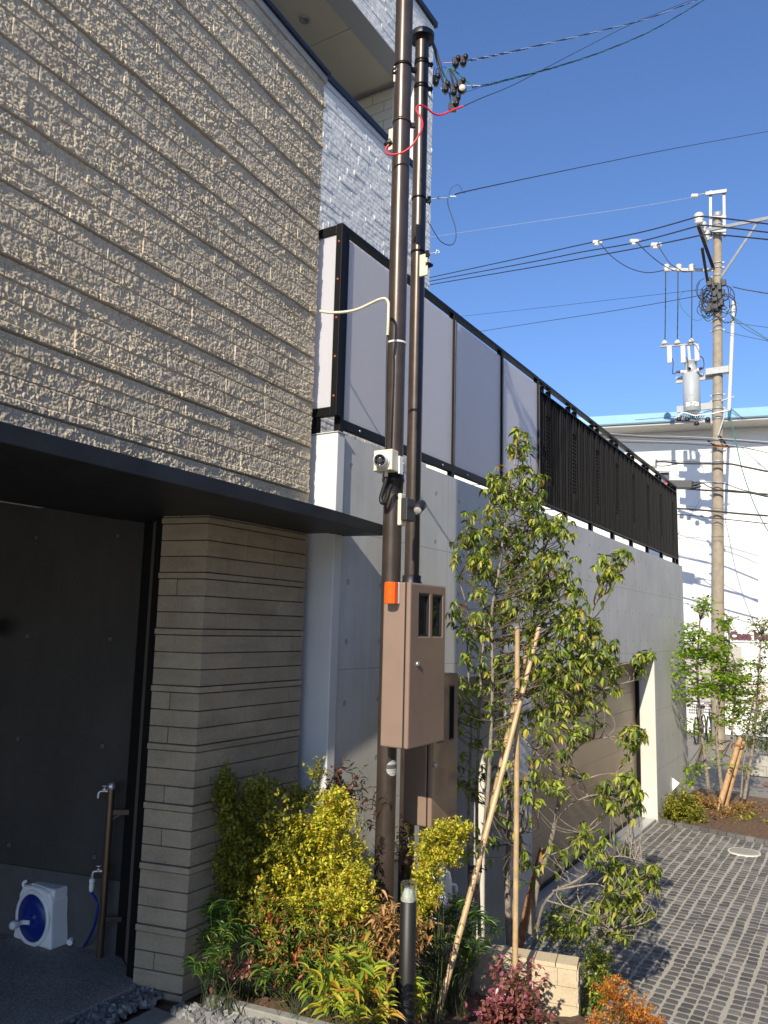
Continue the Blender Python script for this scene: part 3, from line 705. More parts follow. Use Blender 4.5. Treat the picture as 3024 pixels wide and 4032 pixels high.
# round maker's stickers low on both poles
def sticker(P, r, zc, nm, lab, par):
    t = NT(nm + '_paper'); pz = t.xyz(t.pos()); k = t.math('FRACT', t.math('MULTIPLY', t.math('SUBTRACT', pz[2], zc), 60))
    band = t.math('LESS_THAN', t.math('ABSOLUTE', t.math('SUBTRACT', pz[2], zc + .006)), .011)
    t.base(t.mix(band, t.mix(t.math('MULTIPLY', t.math('LESS_THAN', k, .25), .6), (.42, .43, .42), (.1, .1, .1)), (.09, .09, .09))).rough(.4)
    m = MB(); vs = []; d0 = math.atan2(-.85, -.3); N_ = 10
    a_ = []; R_ = .043
    for i in range(-N_, N_ + 1):
        th = R_ * i / N_ / r; hh = math.sqrt(max(R_ ** 2 - (R_ * i / N_) ** 2, 0))
        for s_ in (-1, 1): a_.append((P.x + (r + .0015) * math.cos(d0 + th), P.y + (r + .0015) * math.sin(d0 + th), zc + s_ * hh))
    m.add(a_, [(2 * i, 2 * i + 2, 2 * i + 3, 2 * i + 1) for i in range(2 * N_)]); o = m.build('sticker', t.m, par)
    o.modifiers.new('solid', 'SOLIDIFY').thickness = .0006; return o
sticker(P1, RA, zat(P1, za(390, 625)[1]), 'round_sticker', None, pole)
sticker(P2, RB, zat(P2, za(640, 1695)[1]), 'round_sticker_low', None, pole2)

# ------------------------------------------------------------ meter boxes
def meter_box(name, label, x0, x1, yf, yb, z0, z1, windows, lockp, grp):
    b = thing(name, label, 'meter box', ((x0 + x1) / 2, yb, z0), grp)
    MB().box(x0, x1, yf + .036, yb, z0, z1).build('body', M_BOX, b, .012, seg=4)
    MB().box(x0 + .004, x1 - .004, yf + .03, yf + .037, z0 + .004, z1 - .004).build('gasket', M_BLK, b)
    dm = MB(); zs_ = []
    if windows:
        xs2 = [x0] + [v for w_ in windows for v in w_[:2]] + [x1]; wz0, wz1 = windows[0][2:]
        dm.box(x0, x1, yf, yf + .031, z0, wz0); dm.box(x0, x1, yf, yf + .031, wz1, z1)
        for i in range(0, len(xs2), 2): dm.box(xs2[i], xs2[i + 1], yf, yf + .031, wz0, wz1)
        d = None
        # one welded plate: build as grid of blocks merged
        bmx = bmesh.new(); vm = [bmx.verts.new(v) for v in dm.v]
        bmx.free()
    bm_ = bmesh.new()
    if windows:
        cx = sorted(set([x0, x1] + [v for w_ in windows for v in w_[:2]])); cz = [z0, windows[0][2], windows[0][3], z1]
        solid = lambda i, j: not (j == 1 and i in (1, 3))
    else: cx = [x0, x1]; cz = [z0, z1]; solid = lambda i, j: True
    vd = {}
    def vv(i, j, k):
        if (i, j, k) not in vd: vd[(i, j, k)] = bm_.verts.new((cx[i], yf if k == 0 else yf + .031, cz[j]))
        return vd[(i, j, k)]
    nx_, nz_ = len(cx) - 1, len(cz) - 1
    for i in range(nx_):
        for j in range(nz_):
            if not solid(i, j): continue
            bm_.faces.new((vv(i, j, 0), vv(i + 1, j, 0), vv(i + 1, j + 1, 0), vv(i, j + 1, 0)))
            bm_.faces.new((vv(i, j, 1), vv(i, j + 1, 1), vv(i + 1, j + 1, 1), vv(i + 1, j, 1)))
            for (di, dj, e0, e1) in ((-1, 0, (0, 0), (0, 1)), (1, 0, (1, 1), (1, 0)), (0, -1, (1, 0), (0, 0)), (0, 1, (0, 1), (1, 1))):
                a_, b_ = i + di, j + dj
                if 0 <= a_ < nx_ and 0 <= b_ < nz_ and solid(a_, b_): continue
                bm_.faces.new((vv(i + e0[0], j + e0[1], 0), vv(i + e1[0], j + e1[1], 0), vv(i + e1[0], j + e1[1], 1), vv(i + e0[0], j + e0[1], 1)))
    bmesh.ops.recalc_face_normals(bm_, faces=bm_.faces)
    bmesh.ops.dissolve_limit(bm_, angle_limit=.01, verts=bm_.verts, edges=bm_.edges) if not windows else None
    me = bpy.data.meshes.new('door'); bm_.to_mesh(me); bm_.free(); dr_ = link_mesh('door', me, M_BOX, b)
    bv = dr_.modifiers.new('bevel', 'BEVEL'); bv.width = .011; bv.segments = 4; bv.limit_method = 'ANGLE'; bv.angle_limit = math.radians(60)
    for w_ in windows:
        wo_ = MB().box(w_[0] - .006, w_[1] + .006, yf + .018, yf + .022, w_[2] - .006, w_[3] + .006).build('window', M_GLASSD, b)
        mm = MB(); g_ = .008
        mm.box(w_[0] + .001, w_[0] + g_, yf + .004, yf + .017, w_[2] + .001, w_[3] - .001); mm.box(w_[1] - g_, w_[1] - .001, yf + .004, yf + .017, w_[2] + .001, w_[3] - .001)
        mm.box(w_[0] + g_, w_[1] - g_, yf + .004, yf + .017, w_[2] + .001, w_[2] + g_); mm.box(w_[0] + g_, w_[1] - g_, yf + .004, yf + .017, w_[3] - g_, w_[3] - .001); mm.build('frame', M_BLK, wo_)
    if lockp:
        lk = MB().lathe((lockp[0], yf - .001, lockp[1]), [(.014, 0), (.014, .006), (.011, .011), (.004, .012), (.004, .006), (0, .006)], 20, (0, -1, 0)).build('lock', M_CHROME, dr_)
    return b
yf = 2.20
wA = at(*z5(910, 1485), Y=yf); wB = at(*z5(985, 1820), Y=yf); wC = at(*z5(1018, 1495), Y=yf); wD = at(*z5(1088, 1820), Y=yf); lk = at(*z5(890, 2040), Y=yf)
meter_box('meter_box', 'upper brown meter box with two tall dark windows and an orange light on its side', 3.905, 4.345, yf, 2.380, 2.142, 3.057, [(wA.x, wB.x, wB.z, wA.z), (wC.x, wD.x, wB.z, wA.z)], (lk.x, lk.z), 'brown meter boxes')
yl = 2.36; lb = at(*za(910, 1520), Y=yl); lr = at(*za(1290, 1310), Y=yl); lt = at(*z5(1220, 2110), Y=yl)
yb2 = at(*za(490, 1480), X=lb.x).y; yb2 = min(yb2, P2.y - RB - .002)
wl0 = at(*(1300 + .663 * 695, 2700 + .663 * 140), Y=yl)
meter_box('meter_box', 'lower brown meter box partly hidden behind the upper one', lb.x, lr.x, yl, yb2, lb.z, lt.z, [(lb.x + .07, lb.x + .15, lt.z - .42, lt.z - .08), (lr.x - .13, lr.x - .05, lt.z - .42, lt.z - .08)], (lb.x + .04, lt.z - .55), 'brown meter boxes')
for z_ in (2.30, 2.86): MB().box(3.97, 4.30, 2.381, P1.y - RA + .006, z_, z_ + .06).build('mounting_rail', M_BLACK, pole)
# orange strobe
st = thing('strobe_light', 'orange alarm strobe on the side of the upper brown meter box', 'warning light', (3.905, 2.30, 2.93))
ysl, ysr = 2.338, 2.268; zA = at(*z5(680, 1392), X=3.86).z; zB = at(*z5(680, 1563), X=3.86).z
MB().box(3.884, 3.9045, ysr, ysl, zB, zA).build('base', M_WHITE, st, .004)
m = MB(); pr = []
for i in range(9):
    th = math.pi * i / 8; pr.append((3.883 - .030 - .022 * math.sin(th), (ysl + ysr) / 2 + (ysl - ysr) / 2 * math.cos(th), zB))
m.prism([(3.883, ysl, zB)] + pr + [(3.883, ysr, zB)], (0, 0, zA - zB))
t = NT('orange_lens'); t.base((.95, .12, .005)).rough(.25); P = t.xyz(t.pos()); t.bump(t.math('SINE', t.math('MULTIPLY', P[1], 900)), .4, .002)
t.p.inputs['Subsurface Weight'].default_value = .3; t.p.inputs['Subsurface Radius'].default_value = (.02, .008, .002)
m.build('lens', t.m, st, .003)
# security camera on its junction box
cbx = at(*z5(640, 345), X=3.93); cbz1 = cbx.z; cbz0 = at(*z5(640, 512), X=3.93).z; yR_ = at(*z5(690, 430), X=3.915).y; yL_ = at(*z5(545, 430), X=3.915).y
sc_ = thing('security_camera', 'white dome security camera on a cream junction box strapped to the taller pole', 'camera', (3.98, (yR_ + yL_) / 2, cbz0))
MB().box(3.915, 3.99, yR_, yL_, cbz0, cbz1).build('junction_box', M_IVORY, sc_, .005)
MB().box(3.911, 3.9145, yR_ + .004, yL_ - .004, cbz0 + .004, cbz1 - .004).build('box_lid', M_IVORY, sc_, .001)
cc = at(*z5(600, 425), X=3.875); m = MB(); m.lathe(cc + Vector((.036, 0, 0)), [(.045, 0), (.046, .014), (.030, .024)], 24, (-1, 0, 0)); m.build('mount', M_WHITE, sc_)
cdir = (CAM + Vector((-1.2, .5, -.6)) - cc).normalized()
m = MB(); m.lathe(cc - cdir * .012, [(.0, -.038), (.02, -.033), (.036, -.016), (.042, .004), (.042, .026), (.037, .034), (.033, .034)], 28, cdir); hd = m.build('housing', M_WHITE, sc_)
m = MB(); m.lathe(cc - cdir * .012, [(.037, .0335), (.036, .037), (.033, .032), (.0, .031)], 28, cdir); fo = m.build('front_glass', M_GLASSD, hd)
a_, b_ = frame(cdir); m = MB(); m.lathe(cc + cdir * .019, [(.017, .0), (.016, .005), (.009, .002), (.0, .004)], 20, cdir)
for k in range(6):
    th = k * math.pi / 3; m.lathe(cc + cdir * .019 + (a_ * math.cos(th) + b_ * math.sin(th)) * .026, [(.0045, 0), (.004, .002), (0, .003)], 8, cdir)
m.build('lens', plain('camera_lens', (.05, .05, .055), .15), hd)
m = MB(); m.box(3.985, 4.03, yR_ - .012, yR_ - .002, cbz0 - .01, cbz1 - .03); m.build('bracket', M_WHITE, sc_, .002)
c = at(*z5(810, 460), Y=yR_ - .02); m = MB(); m.box(c.x - .030, c.x + .015, P1.y - RA - .03, P1.y - RA - .004, c.z - .045, c.z + .045); m.cyl((4.02, yR_ - .02, c.z + .0), (c.x + .02, P1.y - RA - .035, c.z - .02), .003, n=6); m.box(4.03, c.x - .02, yR_ - .008, yR_ - .002, c.z - .02, c.z + .02); m.build('pole_clamp', M_IVORY, sc_, .004)
m = MB(); g = at(*z5(645, 540), X=3.95); m.cyl((g.x, g.y, cbz0), (g.x, g.y, cbz0 - .03), .011, n=12); m.build('gland', M_IVORY, sc_)
hose = [at(*z5(x, y), X=3.96) for x, y in ((645, 555), (640, 600), (622, 660), (605, 720), (610, 760), (635, 758), (655, 715), (668, 660), (690, 620))]
o = MB().tube(catmull(hose), .013, 10).build('cable_loop', M_BLK, None, origin=hose[0]); tag(o, 'black rubber covered cable loop hanging under the security camera', 'cable')
# spotlight with ivory base
pb = at(*z5(755, 815), Y=2.375); sp_ = thing('spotlight', 'small black spotlight on an ivory back box between the two poles', 'spotlight', (pb.x, pb.y, pb.z - .07))
zt_ = at(*z5(755, 688), Y=2.375).z; zb3 = at(*z5(755, 945), Y=2.375).z
MB().box(pb.x - .012, pb.x + .045, 2.362, 2.394, zb3, zt_).build('back_box', M_IVORY, sp_, .008)
c = at(*z5(828, 815), Y=2.345); zt4 = at(*z5(800, 727), Y=2.34).z; zb4 = at(*z5(800, 905), Y=2.34).z
MB().box(c.x - .075, c.x + .02, 2.318, 2.361, zb4, zt4).build('sensor_box', plain('charcoal_plastic', (.035, .035, .036), .4), sp_, .004)
l0 = at(*z5(888, 820), dep=4.42); l1 = at(*z5(945, 760), dep=4.54); ax = (l1 - l0).normalized()
m = MB(); m.lathe(l0, [(.0245, .014), (.0265, .0), (.029, .001), (.029, .090), (.024, .102), (.0, .104)], 28, ax); hd = m.build('lamp_head', M_BLK, sp_)
m = MB(); m.lathe(l0, [(.0245, .012), (.015, .008), (.0, .006)], 24, ax); m.build('lens', plain('white_lens', (.42, .41, .40), .3), hd)
m = MB(); m.cyl((c.x + .02, 2.34, c.z + .01), l0 + ax * .05, .009, n=10); m.build('arm', M_BLK, sp_)
# ivory plates high on the poles
for (px, py, P, lab) in ((455, 1010, P1, 'small ivory cable box behind the taller pole near the red cable'), (680, 1925, P2, 'small ivory cable box with black snout on the thinner pole')):
    c = at(*z2(px, py), dep=(5.18 if P is P1 else 5.2)); e = thing('cable_box', lab, 'cable box', c)
    MB().box(c.x - .008, c.x + .008, c.y - .03, c.y + .03, c.z - .075, c.z + .075).build('plate', M_IVORY, e, .004)
    m = MB(); s_ = -1 if P is P1 else 1; d = RT * s_; m.lathe(c + d * .01 + Vector((0, 0, -.02 if s_ < 0 else .0)), [(.024, 0), (.022, .02), (.008, .05), (.0, .052)], 14, d + Vector((0, 0, -.4 if s_ < 0 else 0))); m.build('cover', M_BLK, e)

# ------------------------------------------------------------ cables around the poles
def cable(name, label, pts, r, mat, cat='cable', group=None, n=6, k=6):
    P = catmull(pts, k)
    if name in ('power_line', 'street_cable', 'ground_strand') or 'cable knot' in label:      # run on beyond the picture's edge
        for e_ in (0, -1):
            q = P[e_]; d_ = (q - CAM); px = 1512 + F * d_.dot(RT) / d_.dot(FW); nb = P[1] if e_ == 0 else P[-2]
            if px > 3030 or px < 1640 or (e_ == 0 and px < 2420 and name == 'street_cable'):
                far = q + (q - nb).normalized() * 22; P = [far] + P if e_ == 0 else P + [far]
    o = MB().tube(P, r, n).build(name, mat, None, origin=P[0]); return tag(o, label, cat, group)
rp = [(425, 1050), (405, 1080), (412, 1112), (455, 1122), (530, 1105), (600, 1050), (655, 960), (670, 900), (655, 850), (627, 803), (632, 773), (660, 764), (700, 782), (740, 818), (785, 835), (830, 825), (900, 795), (965, 772)]
cable('red_cable', 'red sleeved cable looping across both dark poles', [at(*z2(x, y), dep=5.02 + .03 * max(i - 6, 0)) for i, (x, y) in enumerate(rp)], .0062, M_RED, n=8)
cr = [(100, 705), (160, 714), (250, 712), (340, 695), (430, 655), (485, 630), (525, 624), (546, 650), (547, 700), (545, 780), (541, 862)]
dd = [4.98, 4.95, 4.93, 4.90, 4.87, 4.84, 4.82, 4.80, 4.79, 4.78, 4.78]
cable('ivory_conduit', 'ivory flexible conduit bending from the stone house corner to the taller pole', [at(*zz2(x, y), dep=d) for (x, y), d in zip(cr, dd)], .0088, M_IVORY, 'conduit', n=10)
blk = [(541, 866), (539, 930), (536, 1100), (533, 1400), (530, 1600)]
cable('black_conduit', 'thin black conduit running down the left side of the taller pole', [at(*zz2(x, y), dep=4.79 - .02 * i) for i, (x, y) in enumerate(blk)], .0065, M_BLK, 'conduit', n=8)
M_HEAT = plain('silver_tape', (.5, .5, .52), .3, .6)
G = 'service cables at the pole top'
def zc2(l, d0, d1=None):
    d1 = d0 if d1 is None else d1; n_ = len(l) - 1
    return [at(*z2(x, y), dep=d0 + (d1 - d0) * i / max(n_, 1)) for i, (x, y) in enumerate(l)]
bun = [([(725, 295), (752, 350), (770, 420), (790, 500), (815, 580), (828, 625)], M_WIRE, .007), ([(735, 295), (765, 360), (785, 430), (805, 500), (840, 570), (868, 640)], M_WIRE, .006), ([(745, 300), (772, 370), (795, 450), (815, 520), (852, 590), (890, 640)], M_WIRE, .006),
       ([(768, 545), (772, 505), (800, 482), (845, 490), (870, 510)], M_WIREB, .004), ([(832, 600), (838, 540), (855, 500), (880, 498), (930, 535), (985, 580), (1045, 635)], M_WIREG, .005), ([(868, 505), (885, 560), (895, 600), (905, 640)], M_WIRE, .005),
       ([(875, 505), (905, 555), (925, 600), (940, 615)], M_WIRE, .005), ([(862, 500), (880, 570), (890, 640)], M_WIRE, .0045), ([(880, 500), (900, 540), (940, 600)], M_WIREG, .003), ([(915, 485), (905, 520), (880, 500)], M_WIREG, .003), ([(885, 470), (883, 490), (872, 500)], M_WIREG, .003),
       ([(862, 670), (870, 700), (876, 750)], M_WIRE, .005), ([(945, 690), (930, 720), (915, 735)], M_WIREG, .004), ([(755, 490), (750, 530), (755, 570)], plain('brown_wire', (.14, .04, .04), .5), .004),
       ([(820, 457), (860, 455), (895, 452)], plain('pink_wire', (.6, .35, .33), .5), .0025), ([(765, 640), (800, 640), (830, 650)], M_WIREW, .003), ([(985, 622), (1040, 620), (1090, 622)], M_WIREW, .003), ([(980, 665), (1020, 655), (1100, 625)], M_WIREB, .004)]
for i, (l, mt, r_) in enumerate(bun):
    cable('service_cable', {'black_cable': 'black', 'blue_cable': 'blue', 'green_cable': 'green'}.get(mt.name, 'thin') + ' cable in the tangle beside the pole cap, ' + ['nearest the pole', 'second from the pole', 'third from the pole', 'arching left', 'arching right over the gap', 'dropping to the middle connector', 'dropping to the right connector', 'dropping straight', 'hair thin and slanting', 'short and curled', 'shortest, by the upper connectors', 'under the left connectors', 'by the lowest connectors', 'hanging at the band', 'leading to the twin connectors', 'tied to the lower band', 'leading right to the lower span', 'under the beige disc'][i], zc2(l, 5.8), r_, mt, group=G)
GC = 'black splice connectors'
cn = [(910, 450, 'left one of the upper pair'), (965, 440, 'right one of the upper pair'), (765, 580, 'nearest the pole'), (835, 635, 'left of the lower row'), (895, 655, 'middle of the lower row'), (948, 612, 'above the beige disc'), (912, 735, 'under the lower row')]
for i, (x, y, w_) in enumerate(cn):
    c = at(*z2(x, y), dep=5.78); e = thing('splice_connector', 'black splice connector in the cable tangle, ' + w_, 'connector', c, GC); s_ = .028
    m = MB(); m.obox(c, RT * s_ * .8, UP * s_, FW * s_ * .7); m.build('body', M_BLK, e, .006)
    m = MB(); m.lathe(c + RT * s_ * .6 + UP * s_ * .7, [(.0, -.03), (.017, -.028), (.019, 0), (.017, .028), (0, .03)], 12, -FW); m.lathe(c + RT * s_ * .2 - UP * s_ * .8, [(.0, -.03), (.017, -.028), (.019, 0), (.017, .028), (0, .03)], 12, -FW); m.build('screw_cap', M_BLK, e)
c = at(*z2(958, 645), dep=5.74); e = thing('disc_connector', 'black connector with a round beige face in the cable tangle', 'connector', c)
m = MB(); m.lathe(c, [(.0, -.03), (.030, -.028), (.032, .0), (.027, .012), (.027, .013)], 20, -FW); m.build('body', M_BLK, e); m = MB(); m.lathe(c, [(.024, .012), (.024, .018), (0, .020)], 20, -FW); m.build('face', M_IVORY, e)
c = at(*z2(888, 780), dep=5.8); e = thing('junction_block', 'square black junction block hanging lowest in the cable tangle', 'connector', c)
MB().obox(c, RT * .028, UP * .028, FW * .02).build('body', M_BLK, e, .004); MB().obox(c + UP * .032 + RT * .006, RT * .008, UP * .008, FW * .008).build('terminal', M_CHROME, e)
# overhead lines leaving to the upper right; D coordinates are 1659 wide
D = lambda x, y: (x * 1.8228, y * 1.8228)
def dl(l, d0, d1, dens=0):
    n_ = len(l) - 1; return [at(*D(x, y), dep=d0 + (d1 - d0) * (x - l[0][0]) / (l[-1][0] - l[0][0])) for x, y in l]
def twisted(name, label, pts, r, mats, grp=None):
    P = catmull(pts, 14); e = thing(name, label, 'cable', P[0], grp)
    for j, mt in enumerate(mats):
        Q = []
        for i, p in enumerate(P):
            d = (P[min(i + 1, len(P) - 1)] - P[max(i - 1, 0)]).normalized(); a_, b_ = frame(d); th = i * .9 + j * 2 * math.pi / len(mats); Q.append(p + (a_ * math.cos(th) + b_ * math.sin(th)) * r)
        MB().tube(Q, r, 5).build('strand', mt, e)
    return e
twisted('twisted_cable', 'upper twisted black overhead cable rising from the pole top to the right', dl([(1012, 131), (1060, 122), (1105, 112), (1200, 90), (1300, 66), (1400, 40), (1500, 2), (1540, -16)], 5.8, 13), .0042, [M_WIRE, M_WIRE, M_WIREW])
twisted('twisted_cable', 'lower twisted green and black overhead cable rising from the pole top to the right', dl([(1022, 189), (1060, 182), (1105, 170), (1200, 145), (1300, 112), (1400, 70), (1480, 25), (1545, -16)], 5.8, 13), .0048, [M_WIRE, M_WIREG, M_WIRE])
cable('overhead_wire', 'thin dark wire continuing from the red sleeve up to the right', dl([(992, 234), (1040, 212), (1110, 183), (1200, 136), (1300, 84), (1380, 45), (1500, -2), (1540, -18)], 5.3, 13), .0035, M_WIRE, 'wire')
cable('overhead_wire', 'thin dark wire with a silver turnbuckle crossing the middle of the sky', dl([(984, 421), (993, 417), (1060, 402), (1160, 381), (1300, 352), (1450, 322), (1659, 284), (1720, 273)], 5.4, 14), .0045, M_WIRE, 'wire')
tb = at(*D(979, 425), dep=5.4); e = thing('turnbuckle', 'small silver turnbuckle on the wire beside the thinner pole', 'turnbuckle', tb); m = MB(); m.obox(tb, RT * .021, UP * .0055, FW * .008); m.build('body', M_CHROME, e, .002)
m = MB(); m.tube([at(*z2(x, y), dep=5.35) for x, y in ((715, 1448), (775, 1440), (800, 1437), (850, 1436))], .003, 5); m.lathe(at(*z2(790, 1435), dep=5.35), [(.006, -.002), (.011, 0), (.006, .002)], 10, FW); m.build('eye_bolt', M_CHROME, e)
m = MB(); p_ = at(*z2(718, 1450), dep=5.3); m.obox(p_, RT * .012, UP * .02, FW * .012); m.build('clamp', M_BLACK, e)
p_ = at(*z2(706, 1842), dep=5.14); e = thing('eye_bolt', 'empty silver eye bolt sticking out of the thinner pole', 'bolt', p_)
m = MB(); m.tube([at(*z2(x, y), dep=5.14) for x, y in ((710, 1842), (765, 1834))], .003, 5); m.tube(catmull([at(*z2(x, y), dep=5.14) for x, y in ((765, 1834), (770, 1855), (768, 1834), (775, 1818), (790, 1820), (788, 1835), (765, 1834))], 4), .003, 5); m.build('bolt', M_CHROME, e)
MB().obox(p_, RT * .012, UP * .02, FW * .012).build('clamp', M_BLACK, e)
lp = [(708, 1605), (730, 1640), (765, 1700), (800, 1750), (850, 1777), (890, 1772), (912, 1730), (910, 1660), (890, 1590), (868, 1530), (855, 1480), (853, 1440)]
cable('drop_wire', 'thin black drop wire hanging in a loop beside the thinner pole', zc2(lp, 5.2, 5.4), .0028, M_WIRE, 'wire')
cable('drop_wire', 'tiny black wire arching over the silver turnbuckle', zc2([(864, 1412), (872, 1378), (900, 1348), (932, 1343), (950, 1365), (960, 1395), (985, 1402)], 5.4), .0018, M_WIRE, 'wire')
# ============================================================ GARDEN OBJECTS
# bollard
bt = at(1610, 3452, dep=3.82); bs_ = at(1610, 3540, dep=3.82); B = Vector((bt.x, bt.y, 0)); zg = .90; rb = .0393
bo = thing('bollard_light', 'black bollard light with a clear glass top in front of the two poles', 'bollard light', (B.x, B.y, zg))
zt5 = bs_.z
MB().lathe((B.x, B.y, zg), [(rb, 0), (rb, zt5 - zg - .002), (rb - .003, zt5 - zg)], 40).build('post', plain('satin_black_post', (.010, .010, .010), .5, 0, .2, 200, .1, bs=400, bd=.001), bo)
MB().lathe((B.x, B.y, zt5), [(rb - .003, .0), (rb - .002, .006), (.021, .055), (.0, .056)], 32).build('cone_reflector', plain('pale_reflector', (.62, .63, .55), .35), bo)
t = NT('clear_glass'); t.p.inputs['Transmission Weight'].default_value = 1; t.p.inputs['Roughness'].default_value = .02; t.p.inputs['IOR'].default_value = 1.45; t.base((.93, .97, .94))
MB().lathe((B.x, B.y, zt5), [(rb - .004, .001), (rb - .001, .003), (rb - .001, .078), (rb - .004, .083), (.018, .083), (.0, .074), (.0, .070), (.014, .077), (rb - .008, .077), (rb - .006, .073), (rb - .006, .003)], 36).build('glass_top', t.m, bo)
# white canister
cp = at(1715, 3690, Y=2.52); top = at(1715, 3330, Y=2.52); hC = top.z - cp.z; Rr = .105
ca = thing('white_canister', 'white ribbed plastic canister half hidden behind the small yellow shrub', 'canister', (cp.x, cp.y, cp.z))
m = MB(); n_ = 48; vs = []; prof = [(0.0, 0), (1, 0), (1.02, .04), (1, .06), (.98, .34), (1.03, .37), (1.0, .40), (.97, .62), (.86, .70), (.62, .74)]
for (r_, h_) in prof:
    for k in range(n_):
        rr_ = Rr * r_ * (1 - (.05 if (.05 < h_ < .35 and k % 6 < 2) else 0)); th = 2 * math.pi * k / n_; vs.append((cp.x + rr_ * math.cos(th), cp.y + rr_ * math.sin(th), cp.z + h_ * hC))
m.add(vs, [(i * n_ + k, i * n_ + (k + 1) % n_, (i + 1) * n_ + (k + 1) % n_, (i + 1) * n_ + k) for i in range(len(prof) - 1) for k in range(n_)], True); m.build('body', M_WHITE, ca)
m = MB(); m.lathe((cp.x, cp.y, cp.z + .72 * hC), [(Rr * .62, 0), (Rr * .60, .10 * hC), (Rr * .45, .20 * hC), (Rr * .42, .27 * hC), (0, .28 * hC)], 28); m.build('cap', M_WHITE, ca)
m = MB()
for s_ in (-1, 1): c = Vector((cp.x, cp.y, cp.z + .52 * hC)) + RT * s_ * Rr * .95; m.tube(catmull([c + UP * .03, c + RT * s_ * .03 + UP * .02, c + RT * s_ * .03 - UP * .03, c - UP * .035], 4), .009, 8)
m.build('handle', M_WHITE, ca)
# low block wall
Pw = at(2270, 3803, Z=.5); Ldn = Ld.normalized(); Wn = Vector((Ldn.y, -Ldn.x, 0))     # Wn points away from the camera (+X)
Lr = at(2294, 3759, Z=.5); thk = .155
bw = thing('block_wall', 'low cream block wall with a flat cap between the planting bed and the driveway', 'garden wall', (Pw.x, Pw.y, -.1))
m = MB(); r = random.Random(6)
def wpt(s_, t_, z): v = Pw + Ldn * s_ + Wn * t_; return Vector((v.x, v.y, z))
s0 = 0
while s0 < .95:
    s1 = s0 + .148; c = wpt((s0 + s1) / 2 - .006, thk / 2, .485); m.obox(c, Ldn * (.0725), Wn * (thk / 2 + .008), (0, 0, .015)); s0 = s1 + .002
m.build('cap', M_BWALL, bw, .002)
m = MB()
for j in range(5):
    z1 = .468 - j * .119; s0 = 0 if j % 2 else -.0; first = (.13 if j % 2 == 0 else .30)
    L = first; s0 = 0
    while s0 < .95:
        c = wpt(s0 + L / 2, thk / 2, z1 - .058); m.obox(c, Ldn * (L / 2 - .0008), Wn * (thk / 2 + r.uniform(-.0006, .0006)), (0, 0, .0575)); s0 += L; L = .30
m.build('blocks', M_BWALL, bw, .0015)
m = MB()                                   # rough split end face
for j in range(5):
    for k in range(7):
        for l_ in range(5):
            c = wpt(-.002 - r.uniform(0, .006), thk * (k + .5) / 7, .468 - j * .119 - .012 - l_ * .0235); m.obox(c, Ldn * .006, Wn * thk / 14.6, (0, 0, .0112))
m.build('split_end', M_BWALL, bw, .001)
# bamboo canes
def cane(name, label, a, b, r0, r1, mat, grp):
    e = thing(name, label, 'stake', a, grp); m = MB(); N_ = 40; P = []; R = []
    L = (b - a).length; k0 = r.uniform(0, .2)
    bow = frame(b - a)[0] * r.uniform(-.012, .012)
    ts = sorted(set(list(np.linspace(0, 1, 16)) + [q for kk in range(int(L / .21) + 2) for q in ((k0 + kk * .21) / L - .006, (k0 + kk * .21) / L - .002, (k0 + kk * .21) / L + .002, (k0 + kk * .21) / L + .006)]))
    for t_ in ts:
        if not 0 <= t_ <= 1: continue
        f_ = ((t_ * L - k0) / .21 + .5) % 1 - .5; bulge = 1.10 if abs(f_ * .21) < .003 else 1.0
        P.append(a.lerp(b, t_) + bow * math.sin(math.pi * t_)); R.append((r0 + (r1 - r0) * t_) * bulge)
    m.tube(P, R, 14); m.build('cane', mat, e); 
    mm = MB(); mm.lathe(P[-1] - (b - a).normalized() * .001, [(r1 * .6, .0015), (0, .0015)], 12, b - a); mm.build('hollow_end', M_SOIL, e); return e
r = random.Random(12); GB = 'bamboo canes propping the young tree'
tie = at(2040, 2745, dep=5.45)
cane('bamboo_cane', 'upright bamboo cane standing in front of the low cream wall', at(2026, 3990, dep=5.15), at(2037, 2468, dep=5.50), .019, .017, M_BAMBOO, GB)
cane('bamboo_cane', 'longest bamboo cane, leaning left down to the soil beside the bollard', at(1690, 4120, dep=4.55), at(2122, 2472, dep=5.62), .020, .016, M_BAMBOO, GB)
cane('bamboo_cane', 'bamboo cane leaning behind the longest one, with its cut top lowest', at(1850, 3560, dep=5.62), at(2073, 2566, dep=5.60), .018, .017, M_BAMBOO, GB)
for (q, lab) in ((tie + Vector((-.01, -.03, .02)), 'dark twine binding the bamboo canes near their tops'), (at(1870, 3420, dep=5.1), 'dark twine binding the cane and the thin trunk low down')):
    e = thing('twine', lab, 'twine', q); m = MB()
    for k in range(4):
        c = q + Vector((0, 0, (k - 1.5) * .008)); m.tube([c + Vector((.042 * math.cos(a_), .042 * math.sin(a_), .012 * math.sin(a_ * 2 + k))) for a_ in np.linspace(0, 2 * math.pi, 17)], .005, 5, False)
    m.tube(catmull([q + Vector((.04, -.03, 0)), q + Vector((.07, -.05, -.02)), q + Vector((.08, -.03, .01))], 3), .0035, 5); m.build('binding', M_TWINE, e)
# old timber stake behind
a_, b_ = at(2030, 3740, dep=6.2), at(2140, 3340, dep=6.35); e = thing('timber_stake', 'short reddish timber stake leaning behind the low cream wall', 'stake', a_)
m = MB(); m.tube([a_ - Vector((0, 0, .1)), a_.lerp(b_, .5), b_], [.034, .033, .031], 14); m.build('log', plain('old_timber', (.26, .13, .06), .8, 0, .4, 20, .5), e)
